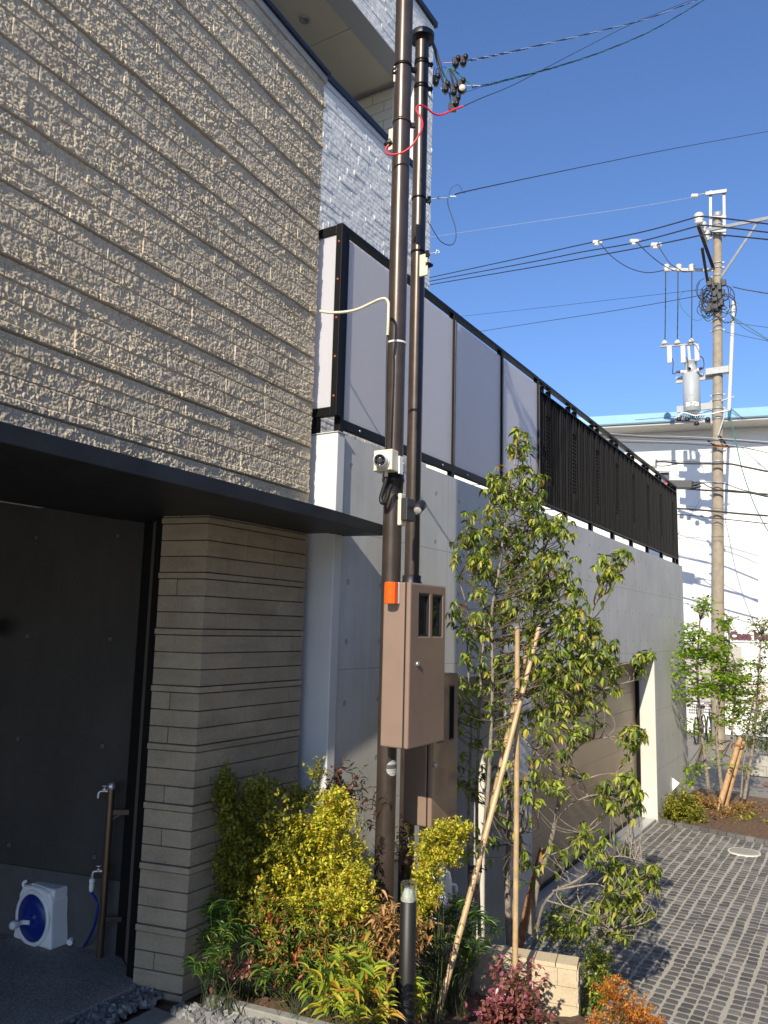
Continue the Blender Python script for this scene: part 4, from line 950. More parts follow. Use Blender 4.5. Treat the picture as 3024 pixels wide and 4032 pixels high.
# bark log half buried at the bed edge
p = at(1190, 3965, Z=1.06); e = thing('rotten_log', 'dark half rotten wood block lying at the edge of the planting bed', 'log', p)
m = MB(); m.obox(p + Vector((.05, -.02, .015)), Vector((.95, -.5, 0)).normalized() * .10, Vector((.5, .95, 0)).normalized() * .045, (0, 0, .035)); lg = m.build('wood', plain('rotten_wood', (.045, .038, .032), .95, 0, .5, 40, .8, bs=50, bd=.01), e, .012)

# ------------------------------------------------------------ garage things
fp = at(392, 3768, Z=1.12); ft = at(435, 3079, X=fp.x); F0 = Vector((fp.x, fp.y, 1.12)); zf = ft.z
fa = thing('faucet_post', 'slim bronze water post with taps standing by the dark garage wall', 'faucet post', F0)
MB().tube([(F0.x, F0.y, 1.12), (F0.x, F0.y, zf)], .0185, 24).build('post', plain('bronze_post', (.16, .12, .08), .3, .7), fa)
MB().lathe((F0.x, F0.y, zf), [(.0187, -.035), (.0205, -.033), (.0205, .0), (0, .003)], 20).build('top_cap', M_CHROME, fa)
sd = -RT; sd = Vector((sd.x, sd.y, 0)).normalized()
def tap(z):
    m = MB(); c = Vector((F0.x, F0.y, z)); m.tube(catmull([c + sd * .015, c + sd * .045, c + sd * .062 + Vector((0, 0, -.008)), c + sd * .066 + Vector((0, 0, -.035))], 5), .0085, 10); m.lathe(c + sd * .035, [(.008, 0), (.012, .01), (.006, .02), (.017, .024), (.017, .03), (0, .032)], 12); return m.build('tap', M_CHROME, fa)
tap(zf - .045); z2t = at(420, 3440, X=F0.x).z; tap(z2t + .01)
for z in (1.30, 1.82): m = MB(); m.obox(Vector((F0.x, F0.y, z)) + RT * .055, RT * .045, (0, 0, .012), FW * .004); m.obox(Vector((F0.x, F0.y, z - .02)) + RT * .04, (RT * .03 + Vector((0, 0, .015))), (0, 0, .004), FW * .004); m.build('wall_bracket', M_POLE, fa)
n0 = Vector((F0.x, F0.y, 0)) + sd * .066
MB().lathe((n0.x, n0.y, z2t - .030), [(.006, -.062), (.011, -.055), (.013, -.03), (.011, -.02), (.014, -.015), (.014, .0), (.010, .004)], 16).build('hose_coupling', M_WHITE, fa)
# hose reel
xr = at(150, 3729, Z=1.12).x; c0 = at(130, 3614, X=xr)
zfl = 1.12; cy, cz = c0.y, c0.z; Rd = .116; R_o = .138; wd_ = .15
hr = thing('hose_reel', 'white hose reel with a blue disc side standing on the garage floor', 'hose reel', (xr + wd_ / 2, cy, zfl))
m = MB()                                   # housing outline in the YZ plane: boxy with cut shoulders and a flared skirt
pf = [(xr, cy + R_o * a, cz + R_o * b) for a, b in ((1.08, -.5), (1.0, .15), (.97, .70), (.78, 1.02), (.3, 1.10), (-.3, 1.10), (-.82, 1.04), (-.99, .72), (-1.02, .1), (-1.1, -.5))]
out = [(xr, cy - R_o * 1.12, zfl + .03), (xr, cy - R_o * 1.15, zfl), (xr, cy + R_o * 1.15, zfl), (xr, cy + R_o * 1.12, zfl + .03)]
m.prism(pf + out, (wd_, 0, 0)); m.build('housing', M_WHITE, hr, .014, seg=3)
MB().lathe((xr - .001, cy, cz), [(Rd + .022, -.001), (Rd + .020, .008), (Rd + .002, .010), (Rd + .002, 0)], 40, (-1, 0, 0)).build('rim', M_WHITE, hr)
M_BLUE = plain('royal_blue_plastic', (.005, .022, .21), .4)
m = MB(); m.lathe((xr - .002, cy, cz), [(Rd, -.0), (Rd, .004), (.04, .004), (.032, .0), (.018, .0), (.016, .006), (0, .006)], 44, (-1, 0, 0)); dk = m.build('drum_disc', M_BLUE, hr)
h0 = Vector((xr - .01, cy + .075, cz - .035)); m = MB(); m.cyl(h0 + Vector((.006, 0, 0)), h0 - Vector((.03, 0, 0)), .013, n=12); m.lathe(h0 - Vector((.022, 0, 0)), [(.012, 0), (.02, .008), (.022, .03), (.016, .042), (0, .044)], 16, (-1, 0, 0)); m.obox(h0 + Vector((-.002, -.035, .008)), (.003, 0, 0), (0, .03, -.005), (0, .001, .010)); m.build('crank', M_WHITE, dk)
m = MB(); m.box(xr + .015, xr + wd_ + .01, cy - R_o * .95, cy + R_o * .5, cz + R_o * .55, cz + R_o * 1.14); m.build('top_housing', M_WHITE, hr, .012, seg=3)
m = MB(); hk = Vector((xr + .03, cy + .10, cz + R_o * .98)); m.tube(catmull([hk - Vector((0, 0, .04)), hk + Vector((-.01, .02, -.01)), hk + Vector((-.01, .03, .01)), hk + Vector((0, .015, .02))], 5), .009, 8); m.build('hook', M_WHITE, hr)
m = MB(); noz = Vector((xr + wd_ - .01, cy - .16, zfl + .03)); m.tube([noz + Vector((-.05, -.03, -.008)), noz, noz + Vector((.02, .0, .02))], [.016, .013, .018], 12); m.build('nozzle', M_WHITE, hr)
cable('blue_hose', 'blue hose curving from the white reel up to the tap post', [(xr + wd_ * .9, cy - .10, 1.24), (xr + wd_ + .03, cy - .14, 1.16), (xr + wd_ + .06, cy - .16, 1.135), at(330, 3725, Z=1.135), at(370, 3650, dep=(F0 - CAM).dot(FW)), at(383, 3560, dep=(F0 - CAM).dot(FW)), (n0.x, n0.y, z2t - .092)], .0068, M_BLUE, 'hose', n=8)
for o_ in [o for o in COL.objects if o.parent is None and o.name in ('faucet_post', 'hose_reel', 'blue_hose', 'rotten_log')]: rescale(o_)
# ============================================================ ADDED HOUSES (unseen, behind the camera, to block and reflect light)
nb = thing('added_house', 'plain dull house added out of view behind the photographer to block sky light', 'house', (5, -9, 0))
m = MB(); m.box(-7, 17, -16, -7.5, -.2, 7.4); m.build('wall', plain('dull_render', (.48, .43, .35), .9, 0, .1, 2), nb)
MB().box(-7.5, 17.5, -16.5, -7.0, 7.4, 7.65).build('roof', M_DARKC, nb)
for k in range(6):
    w_ = MB().box(-4.5 + k * 3.6, -2.9 + k * 3.6, -7.49, -7.45, 4.6, 6.0).build('window', M_GLASSD, nb); MB().box(-4.55 + k * 3.6, -2.85 + k * 3.6, -7.47, -7.40, 4.5, 4.59).build('sill', M_GALV, w_)
nb = thing('added_house', 'dark timber clad house added out of view behind the photographer to darken reflections', 'house', (30, -9, 0))
m = MB(); m.box(17.2, 48, -18, -8.2, -.2, 6.8); m.build('wall', plain('dark_timber', (.075, .06, .045), .8, 0, .3, 3), nb)
MB().box(17.0, 48.5, -18.5, -7.8, 6.8, 7.0).build('roof', M_DARKC, nb)
# ============================================================ RIGHT SIDE
rb_ = [(12.93, 2.90), (12.0, -.3), (15.2, -.8), (15.9, 2.9)]
m = MB(); m.prism([(x, y, -.05) for x, y in rb_], (0, 0, .10)); tag(m.build('planting_bed', M_SOIL, bevel=.03), kind='structure')
m = MB()
for i in range(26):
    a_ = Vector((12.90, 2.88, .0)).lerp(Vector((11.97, -.35, 0)), i / 26); b_ = Vector((12.90, 2.88, .0)).lerp(Vector((11.97, -.35, 0)), (i + .93) / 26)
    m.bar(a_ + Vector((0, 0, .02)), b_ + Vector((0, 0, .02)), .09, .075)
tag(m.build('bed_kerb', M_SETT, bevel=.008), kind='structure')
GK = 'timber stakes in the far planting bed'
for lab, a_, b_ in (('timber stake leaning right in the far bed, in front of its pair', at(2826, 3168, dep=12.7), at(2914, 2905, dep=13.0)), ('timber stake leaning right in the far bed, behind its pair', at(2850, 3160, dep=13.0), at(2926, 2918, dep=13.05))):
    e = thing('timber_stake', lab, 'stake', a_, GK); MB().tube([a_ - Vector((0, 0, .1)), b_], [.046, .042], 14).build('log', M_WOOD, e)
q = at(2905, 2935, dep=12.98); e = thing('twine', 'brown rope tying the two timber stakes at their tops', 'twine', q); m = MB()
for k in range(3): m.tube([q + Vector((.07 * math.cos(a_), .09 * math.sin(a_), .01 * k)) for a_ in np.linspace(0, 2 * math.pi, 13)], .006, 5, False)
m.build('binding', plain('brown_rope', (.3, .14, .06), .9), e)
# low block wall and kerb across the street at the right
e = thing('garden_wall', 'low grey block wall under the dark hedge at the right edge', 'garden wall', (18.3, 1.2, 0)); m = MB()
for j in range(2):
    y = 2.35 - .2 * (j % 2)
    while y > -8: m.box(18.3 + .0, 18.45, y - .385, y, .0 + j * .2, .195 + j * .2); y -= .39
m.build('blocks', plain('grey_block', (.36, .35, .31), .9, 0, .15, 6, .3), e, .004)
MB().box(17.2, 17.3, -8, 1.9, .0, .06).build('strip', plain('rust_edge', (.16, .09, .06), .8), e)
# ------------------------------------------------------------ white building
WB = Vector((25.2, 4.0, 0)); wd2 = Ld.normalized(); wn = Vector((-wd2.y, wd2.x, 0)); wn = wn if wn.x < 0 else -wn
def wbp(px, py, off=0): return atl(px, py, WB + wn * off, wd2)
bld = thing('white_building', 'large white rendered building with a pale blue roof edge behind the utility pole', 'building', WB)
def wseg(s0, s1, z0, z1, o0, o1): return ((WB + wd2 * (s0 + s1) / 2 + wn * (o0 + o1) / 2 + Vector((0, 0, (z0 + z1) / 2))), wd2 * (s1 - s0) / 2, wn * (o1 - o0) / 2, Vector((0, 0, (z1 - z0) / 2)))
zsf = 9.0
wa, wb_, wz1, wz0 = wbp(2591, 1853), wbp(2640, 1853), wbp(2620, 1853).z, wbp(2620, 1935).z
sA = (wa - WB).dot(wd2); sB = (wb_ - WB).dot(wd2); sB, sA = sorted((sA, sB))
m = MB(); m.obox(*wseg(-14, sB, 0, zsf, -.3, 0)); m.obox(*wseg(sA, 30, 0, zsf, -.3, 0)); m.obox(*wseg(sB, sA, wz1, zsf, -.3, 0)); m.obox(*wseg(sB, sA, 0, wz0, -.3, 0)); m.obox(*wseg(-14, 30, 0, zsf, -8, -7.7)); m.build('wall', M_WALLW, bld)
m = MB(); m.obox(*wseg(-14.5, 30.5, zsf - .0, zsf + .10, -8, .95)); m.build('eave_soffit', M_SOFFIT, bld)
m = MB(); m.obox(*wseg(-14.5, 30.5, zsf + .102, zsf + .36, -.2, 1.0)); m.build('blue_fascia', M_FASCIA, bld)
m = MB(); m.obox(*wseg(-14.5, 30.5, zsf + .06, zsf + .10, .952, 1.0)); m.build('drip_edge', plain('drip_edge_blue', (.08, .16, .24), .6), bld)
wi = MB().obox(*wseg(sB, sA, wz0, wz1, -.16, -.12)).build('window', M_GLASSD, bld)
m = MB(); m.obox(*wseg(sB, sA, wz1 - .05, wz1, -.118, -.03)); m.obox(*wseg(sA - .04, sA, wz0, wz1 - .05, -.118, -.03)); m.obox(*wseg(sB, sB + .04, wz0, wz1 - .05, -.118, -.03)); m.build('frame', M_SOFFIT, wi)
po = MB().obox(*wseg(sB + .05, sA - .05, wz0 + .05, wz1 - .12, -.117, -.112)).build('poster', plain('blue_poster', (.02, .04, .12), .5), wi)
def text_obj(name, body, org, xd, up, size, ext, mat, parent, bold=0.0):
    cu = bpy.data.curves.new(name, 'FONT'); cu.body = body; cu.size = size; cu.extrude = ext; cu.offset = bold
    o = bpy.data.objects.new('tmp', cu); COL.objects.link(o); dg = bpy.context.evaluated_depsgraph_get(); me = bpy.data.meshes.new_from_object(o.evaluated_get(dg)); bpy.data.objects.remove(o)
    xd = Vector(xd).normalized(); up = Vector(up).normalized(); zd = xd.cross(up)
    me.transform(Matrix(((xd.x, up.x, zd.x, org[0]), (xd.y, up.y, zd.y, org[1]), (xd.z, up.z, zd.z, org[2]), (0, 0, 0, 1)))); me.materials.clear()
    return link_mesh(name, me, mat, parent)
ld = -wd2; pz = (WB + wd2 * (sA - .1) + wn * -.108); S_ = sA - sB
text_obj('lettering', 'Goodnight\nWhy ME?', (pz.x, pz.y, wz1 - .28), ld, (0, 0, 1), S_ * .17, .002, plain('pale_blue_print', (.25, .5, .8), .5), po)
pz = WB + wd2 * (sB + S_ * .3) + wn * -.110; m = MB(); m.lathe((pz.x, pz.y, wz0 + .22), [(.15, 0), (.15, .003), (0, .003)], 16, wn); m.build('red_patch', plain('red_print', (.6, .05, .04), .5), po)
# sign letters and thin ledge under them
sg = wbp(2873, 2515, .0); sz = wbp(2873, 2515).z; hgt = wbp(2873, 2487).z - sz
sg = sg + wn * .03
e = thing('sign_lettering', 'maroon serif letters of the building name on the white wall at the right edge', 'sign', (sg.x, sg.y, sz))
text_obj('letters', 'Casa Kar', (sg.x, sg.y, sz), ld, (0, 0, 1), hgt * 1.42, .02, plain('maroon_letters', (.10, .035, .05), .6), e, .022)
m = MB(); s_ = (sg - WB).dot(wd2); m.obox(*wseg(s_ - 9, s_ + 1.3, sz - .09, sz - .05, .001, .05)); m.build('ledge', M_WALLW, bld)
# shaded entrance recess with grey shutter near the bicycles
gx = (wbp(2735, 2700) - WB).dot(wd2); m = MB(); m.obox(*wseg(gx - 1.3, gx + 2.6, 0.9, wbp(2735, 2540).z, .001, .06)); m.build('roller_shutter', plain('grey_shutter', (.42, .39, .36), .6, 0, .05, 3), bld)
# ------------------------------------------------------------ utility pole
U0 = at(2829, 2950, Z=0); UX = U0.x; ut = at(2825, 842, X=UX)
up_ = thing('utility_pole', 'tall weathered concrete utility pole carrying a transformer, crossarms and many cables', 'utility pole', U0)
uat = lambda x, y, dx=0: at(x, y, X=UX + dx)
def ur(z): return .160 - .052 * z / ut.z
def uc(z): t_ = z / ut.z; return U0.lerp(ut, t_)
m = MB(); N_ = 20; m.tube([uc(ut.z * i / N_) for i in range(N_ + 1)], [ur(ut.z * i / N_) for i in range(N_ + 1)], 28); m.build('shaft', M_UPOLE, up_)
m = MB(); m.lathe(ut, [(ur(ut.z) + .006, -.08), (ur(ut.z) + .008, .02), (.06, .05), (0, .055)], 20); m.build('cap', M_GALV, up_)
za3 = lambda x, y: (2100 + .633 * x, 600 + .633 * y)
def uband(zz, h=.05, mt=M_GALV):
    c = uc(zz); r_ = ur(zz); m = MB(); m.lathe(c, [(r_ + .001, -h / 2), (r_ + .012, -h / 2), (r_ + .012, h / 2), (r_ + .001, h / 2)], 24)
    for s in (-1, 1): m.obox(c + Vector((0, s * (r_ + .03), 0)), (.02, 0, 0), (0, .03, 0), (0, 0, h * .45))
    return m.build('band', mt, up_)
for y in (400, 452, 490, 692, 722, 770, 960, 1045, 1110, 1355, 1375, 1510, 1545, 1595, 1620, 1660, 1860, 1925, 2060): uband(uat(*za3(1145, y)).z, .045)
for y in (2520, 2620, 2720, 2235, 2352): 
    z = uat(2829, y).z if y < 2800 else 1; m = MB(); c = uc(z); m.cyl(c + Vector((-.05, ur(z), 0)), c + Vector((-.05, ur(z) + .16, 0)), .009, n=6); m.cyl(c + Vector((-.05, -ur(z), .4)), c + Vector((-.05, -ur(z) - .16, .4)), .009, n=6); m.build('step_bolt', M_GALV, up_)
def ubar(pts, w_, mt, nm, dxs=(0, 0)):
    a_ = uat(*za3(*pts[0]), dx=dxs[0]); b_ = uat(*za3(*pts[1]), dx=dxs[1]); m = MB(); m.bar(a_, b_, w_, w_ * .7, Vector((1, 0, 0))); return m.build(nm, mt, up_)
ubar([(1103, 240), (1103, 538)], .07, M_GALV, 'top_bracket', (-.1, -.1)); ubar([(1186, 232), (1190, 525)], .07, M_GALV, 'top_bracket', (-.1, -.1)); ubar([(1072, 258), (1203, 240)], .09, M_GALV, 'top_bracket', (-.16, -.16))
ubar([(1095, 405), (1200, 402)], .06, M_GALV, 'strap', (-.13, -.13)); ubar([(1095, 492), (1200, 488)], .06, M_GALV, 'strap', (-.13, -.13))
ubar([(1060, 488), (1640, 375)], .085, M_GALV, 'crossarm', (-.2, -.9)); ubar([(1412, 412), (1172, 770)], .06, M_GALV, 'brace', (-.6, -.15))
ubar([(1025, 455), (1118, 715)], .085, M_POLE, 'crossarm', (-1.4, -.15)); ubar([(1050, 595), (1085, 810)], .07, M_POLE, 'brace', (-.9, -.1))
ubar([(815, 728), (1120, 733)], .075, M_GALV, 'crossarm', (-.1, -.1)); ubar([(880, 1645), (1115, 1680)], .075, M_GALV, 'crossarm', (-.12, -.12)); ubar([(1040, 1648), (1115, 1690)], .06, M_GALV, 'brace', (-.1, -.1))
ubar([(1160, 1765), (1215, 1840)], .05, M_BLACK, 'bracket', (-.2, -.2)); ubar([(1085, 1795), (1140, 1830)], .05, M_BLACK, 'bracket', (-.2, -.2)); ubar([(1115, 1828), (1212, 1835)], .035, plain('orange_guard', (.8, .22, .04), .5), 'cable_guard', (-.25, -.25)); ubar([(1195, 1620), (1150, 1760)], .03, M_GALV, 'rod', (-.2, -.2))
def insul(c, s, axis=(0, 0, 1), nm='insulator'):
    m = MB(); m.lathe(c, [(.0, -.10 * s), (.05 * s, -.10 * s), (.075 * s, -.05 * s), (.05 * s, -.03 * s), (.085 * s, .0), (.05 * s, .03 * s), (.09 * s, .06 * s), (.06 * s, .10 * s), (.03 * s, .12 * s), (0, .12 * s)], 16, axis); return m.build(nm, M_PORC, up_)
for x, y, dx in ((1030, 415, -1.35), (1050, 470, -.95), (1070, 525, -.5)): insul(uat(*za3(x, y), dx=dx), 1.5)
for x in (829, 905, 985): insul(uat(*za3(x, 722), dx=-.12), 1.05)
insul(uat(*za3(1005, 272), dx=-.2), .9, (0, 1, .15))
m = MB(); m.tube(catmull([uat(*za3(x, y), dx=-.2) for x, y in ((1030, 268), (1050, 258), (1072, 258))], 3), .015, 6); m.build('shackle', M_GALV, up_)
# pale riser pipe at the right
e = thing('riser_pipe', 'pale beige pipe standing off the right side of the utility pole', 'pipe', uat(*za3(1217, 1580), dx=-.1)); MB().tube([uat(*za3(1217, 1600), dx=-.1), uat(*za3(1246, 925), dx=-.1)], .047, 14).build('pipe', M_IVORY, e)
MB().bar(uat(*za3(1170, 1545), dx=-.12), uat(*za3(1250, 1518), dx=-.12), .03, .03).build('standoff', M_GALV, e); MB().bar(uat(*za3(1180, 985), dx=-.12), uat(*za3(1280, 940), dx=-.12), .03, .03).build('standoff', M_GALV, e)
# transformer
zb7 = lambda x, y: (2550 + .2857 * x, 1250 + .2857 * y)
tb_ = at(*zb7(615, 1310), X=UX - .05); tt_ = at(*zb7(615, 780), X=UX - .05); t2_ = at(*zb7(615, 605), X=UX - .05); Rt = .217
tf = thing('transformer', 'grey cylindrical transformer hung on the left of the utility pole', 'transformer', tb_)
TB = Vector((tb_.x, tb_.y, 0)); m = MB(); m.lathe((TB.x, TB.y, tb_.z), [(0, .0), (Rt * .85, .0), (Rt, .03), (Rt, tt_.z - tb_.z), (Rt * .72, t2_.z - tb_.z - .32), (Rt * .72, t2_.z - tb_.z - .03), (Rt * .78, t2_.z - tb_.z - .02), (Rt * .78, t2_.z - tb_.z + .0), (Rt * .4, t2_.z - tb_.z + .04), (0, t2_.z - tb_.z + .05)], 40); m.build('tank', M_TRANS, tf)
for yv, in ((830,), (1240,)):
    zz = at(*zb7(615, yv), X=TB.x).z; m = MB(); m.box(TB.x + .02, TB.x + .10, TB.y - .55, TB.y + .40, zz - .09, zz + .09); m.build('hanger', M_TRANS, tf, .005)
zz = at(*zb7(900, 765), X=UX).z; m = MB(); m.box(UX - .20, UX - .02, uc(zz).y - .30, uc(zz).y + .28, zz - .09, zz + .09); m.build('hanger_clamp', M_GALV, tf, .01)
for x, y, ax_ in ((470, 752, (-.35, .9, .1)), (590, 722, (-.95, .1, .2)), (700, 725, (-.5, -.75, .25))):
    c = at(*zb7(x, y), X=TB.x - .15); a_ = Vector(ax_).normalized()
    bu = MB().lathe(c - a_ * .12, [(.05, 0), (.055, .04), (.045, .06), (.055, .08), (.045, .10), (.055, .12), (.04, .16), (0, .165)], 14, a_).build('bushing', M_PORC, tf); MB().lathe(c + a_ * .04, [(.035, 0), (.04, .03), (.03, .07), (.012, .10), (0, .105)], 12, a_).build('bushing_cap', M_MAROON, bu)
def curved_text(txt, zc, hgt_, th0, dth):
    for i, ch in enumerate(txt):
        if ch == ' ': continue
        th = th0 + i * dth; n_ = Vector((math.cos(th), math.sin(th), 0)); xd = Vector((-n_.y, n_.x, 0)); o = Vector((TB.x, TB.y, zc)) + n_ * (Rt + .001) - xd * hgt_ * .28
        text_obj('numeral', ch, o, xd, (0, 0, 1), hgt_, .001, M_WHITE, tf, .004)
tdir = math.atan2(CAM.y - TB.y, CAM.x - TB.x); zz = at(*zb7(600, 1215), X=TB.x - Rt).z
curved_text('30-P20', zz, .15, tdir - .62, .27)
n_ = Vector((math.cos(tdir - .1), math.sin(tdir - .1), 0)); c = Vector((TB.x, TB.y, at(*zb7(593, 1132), X=TB.x - Rt).z)) + n_ * (Rt + .002); m = MB(); a_, b_ = frame(n_); m.tube([c + (a_ * math.cos(k) + b_ * math.sin(k)) * .055 for k in np.linspace(0, 2 * math.pi, 21)], .006, 5, False); m.obox(c, a_ * .006, b_ * .02, n_ * .002); m.build('emblem', M_WHITE, tf)
# cut-out fuses above the transformer
fr = thing('fuse_bracket', 'small galvanised bracket carrying three white fuses above the transformer', 'bracket', at(*zb7(575, 640), X=UX - .15))
m = MB(); m.cyl(at(*zb7(178, 405), X=UX - .15), at(*zb7(690, 362), X=UX - .15), .032, n=10); m.bar(at(*zb7(565, 395), X=UX - .15), at(*zb7(590, 660), X=UX - .16), .07, .05); m.build('arm', M_GALV, fr)
for i, (x, y, fx, fy) in enumerate(((232, 350, 305, 515), (410, 345, 492, 510), (602, 325, 682, 485))):
    c = at(*zb7(x, y), X=UX - .15); m = MB(); m.lathe(c, [(.0, -.06), (.06, -.05), (.105, -.03), (.06, .0), (.08, .02), (.045, .05), (.02, .08), (0, .08)], 16); m.build('insulator', M_PORC, fr)
    c = at(*zb7(fx, fy), X=UX - .2); f_ = MB().obox(c, (.05, 0, 0), (0, .062, 0), (0, 0, .24)).build('fuse', M_PORC, fr, .02); MB().obox(c + Vector((-.053, 0, .0)), (.003, 0, 0), (0, .035, 0), (0, 0, .19)).build('label_plate', M_WHITEC, f_)
GU = 'wires of the utility pole'
def uw(name, lab, l, conv, dxs, r_, mt, grp=None, cat='wire'): 
    n_ = len(l) - 1; return cable(name, lab, [at(*conv(x, y), X=UX + dxs[0] + (dxs[1] - dxs[0]) * i / n_) for i, (x, y) in enumerate(l)], r_, mt, cat, grp, n=5)
for i, (a, b, w_) in enumerate((((823, 735), (819, 1172), 'left'), ((900, 735), (896, 1172), 'middle'), ((986, 735), (984, 1162), 'right'))):
    uw('down_lead', w_ + ' one of the three straight leads dropping to the fuse bracket', [a, ((a[0] + b[0]) / 2 + 1, (a[1] + b[1]) / 2), b], za3, (-.15, -.15), .014, M_WIRE, 'leads down to the fuses')
for l, w_ in (([(340, 560), (352, 620), (348, 700), (345, 770), (375, 775), (405, 748)], 'left'), ([(528, 550), (548, 580), (556, 640), (553, 700), (575, 715)], 'middle'), ([(720, 530), (760, 560), (775, 620), (772, 690), (750, 715)], 'right')):
    uw('fuse_lead', 'thin lead from the ' + w_ + ' fuse to its brown bushing', l, zb7, (-.25, -.25), .012, M_WIRE, 'fuse leads')
# high voltage lines from the pole to the left and right
for i, (l, w_) in enumerate((([(0, 640), (340, 565), (700, 490), (1030, 398)], 'uppermost'), ([(0, 680), (300, 620), (640, 560), (1045, 452)], 'middle'), ([(0, 714), (380, 645), (760, 575), (1060, 512)], 'lowest'))):
    l2 = [(-800, (812, 838, 858)[i]), (-640, (778, 801, 823)[i])] + l
    cable('power_line', w_ + ' of the three black power lines on the left of the utility pole', [at(*za3(x, y), dep=(31 - 12.3 * (max(x, -900) + 420) / 1450)) for x, y in l2], .017, M_WIRE, 'power line', 'power lines', n=6)
for i, (l, w_) in enumerate((([(1030, 398), (1180, 410), (1480, 448)], 'uppermost'), ([(1045, 452), (1180, 465), (1480, 500)], 'middle'), ([(1060, 512), (1180, 515), (1480, 544)], 'lowest'))):
    cable('power_line', w_ + ' of the three black power lines on the right of the utility pole', [at(*za3(x, y), dep=19.2 + .0 * x) for x, y in l], .017, M_WIRE, 'power line', 'power lines', n=6)
for i, (x, y) in enumerate(((398, 558), (632, 552), (764, 575))):
    c = at(*za3(x, y), dep=(31 - 12.3 * (max(x, -900) + 420) / 1450)); e = thing('line_clamp', 'pale clamp hanging on the ' + ('uppermost', 'middle', 'lowest')[i] + ' black power line', 'clamp', c, 'line clamps'); m = MB(); m.obox(c, RT * .14, UP * .05, FW * .05); m.obox(c - RT * .03 - UP * .07, RT * .06, UP * .04, FW * .04); m.build('body', M_PORC, e, .02)
for i, (l, w_) in enumerate((([(420, 572), (480, 640), (560, 700), (640, 735), (720, 748), (815, 734)], 'longest'), ([(650, 565), (710, 625), (790, 690), (860, 730), (900, 738)], 'middle'), ([(782, 590), (810, 635), (850, 690), (900, 722), (930, 742), (985, 740)], 'shortest'))):
    n_ = len(l) - 1; d0 = 31 - 12.3 * (l[0][0] + 420) / 1450
    cable('slack_lead', w_ + ' slack lead from a line clamp to the left crossarm', [at(*za3(x, y), dep=d0 + (20.2 - d0) * k / n_) for k, (x, y) in enumerate(l)], .012, M_WIRE, 'wire', 'slack leads', n=5)
cable('ground_strand', 'bright thin strand running to the very top of the utility pole', [at(*za3(x, y), dep=d) for x, y, d in ((-800, 552, 34), (-640, 527, 33), (0, 432, 27), (500, 362, 24), (930, 290, 21), (990, 272, 20))], .007, M_WIREW, 'wire', n=5)
cable('overhead_wire', 'very thin upper wire running left from the cable knot of the utility pole', [at(*za3(x, y), dep=d) for x, y, d in ((-900, 1072, 34), (-380, 1012, 30), (0, 972, 27), (500, 915, 24), (1000, 858, 20.5), (1080, 850, 20))], .006, M_WIRE, 'wire', n=5)
cable('overhead_wire', 'thin lower wire running left from the cable knot of the utility pole', [at(*za3(x, y), dep=d) for x, y, d in ((-900, 1212, 34), (-380, 1122, 30), (0, 1062, 27), (500, 985, 24), (930, 910, 20.5), (1080, 880, 20))], .009, M_WIRE, 'wire', n=5)
# knot of cable loops on the pole
e = thing('cable_knot', 'tangled dark cable loops and closures knotted round the utility pole', 'cable bundle', uat(*za3(1145, 880)))
m = MB(); r = random.Random(8)
for k in range(30):
    s_ = r.choice((-1, -1, 1)); cx = 1145 + s_ * r.uniform(15, 75); cy_ = r.uniform(850, 990); rx, ry = r.uniform(30, 85), r.uniform(35, 85); a0 = r.uniform(0, 6)
    m.tube(catmull([uat(*za3(cx + rx * .8 * math.cos(a0 + t_), cy_ + ry * math.sin(a0 + t_)), dx=-.2 + .1 * r.random()) for t_ in np.linspace(0, r.uniform(3.5, 5.8), 8)], 4), r.uniform(.008, .014), 5)
m.build('loops', M_WIRE, e); m = MB()
for k in range(34):
    c = uat(*za3(1145 + r.gauss(0, 28), r.uniform(785, 980)), dx=-.2 + .1 * r.random()); m.obox(c, (.05, 0, 0), (0, r.uniform(.03, .07), 0), (0, 0, r.uniform(.03, .09)))
m.build('closure', M_BLK, e, .01); m = MB()
m.tube(catmull([uat(*za3(x, y), dx=-.2) for x, y in ((1115, 960), (1030, 1045), (960, 1010), (915, 950), (915, 890), (950, 862), (1010, 860))][::-1], 5), .008, 5); m.build('big_loop', M_WIREG, e)
# low voltage leads under the transformer
e = thing('lead_bundle', 'black leads and plugs hanging on the arm under the transformer', 'cable bundle', at(*zb7(600, 1400), X=UX - .2)); m = MB()
for x in (430, 545, 675, 828):
    c = at(*zb7(x, 1405 if x != 675 else 1460), X=UX - .2); m.lathe(c, [(0, -.06), (.065, -.055), (.07, 0), (.05, .05), (0, .06)], 10)
for k in range(9): x0 = 480 + k * 30; m.tube(catmull([at(*zb7(x, y), X=UX - .2) for x, y in ((x0 + 40, 1320), (x0 - 20, 1365), (x0 + 20, 1400), (x0 + 60, 1350))], 4), .008, 5)
m.build('plugs', M_BLK, e)
m = MB(); m.tube(catmull([at(*zb7(x, y), X=UX - .25) for x, y in ((425, 1370), (450, 1325), (520, 1315), (640, 1350), (720, 1345), (870, 1330), (1000, 1300), (1080, 1285), (1125, 1280), (1130, 1240))], 5), .016, 6); m.build('white_lead', M_WHITE, e)
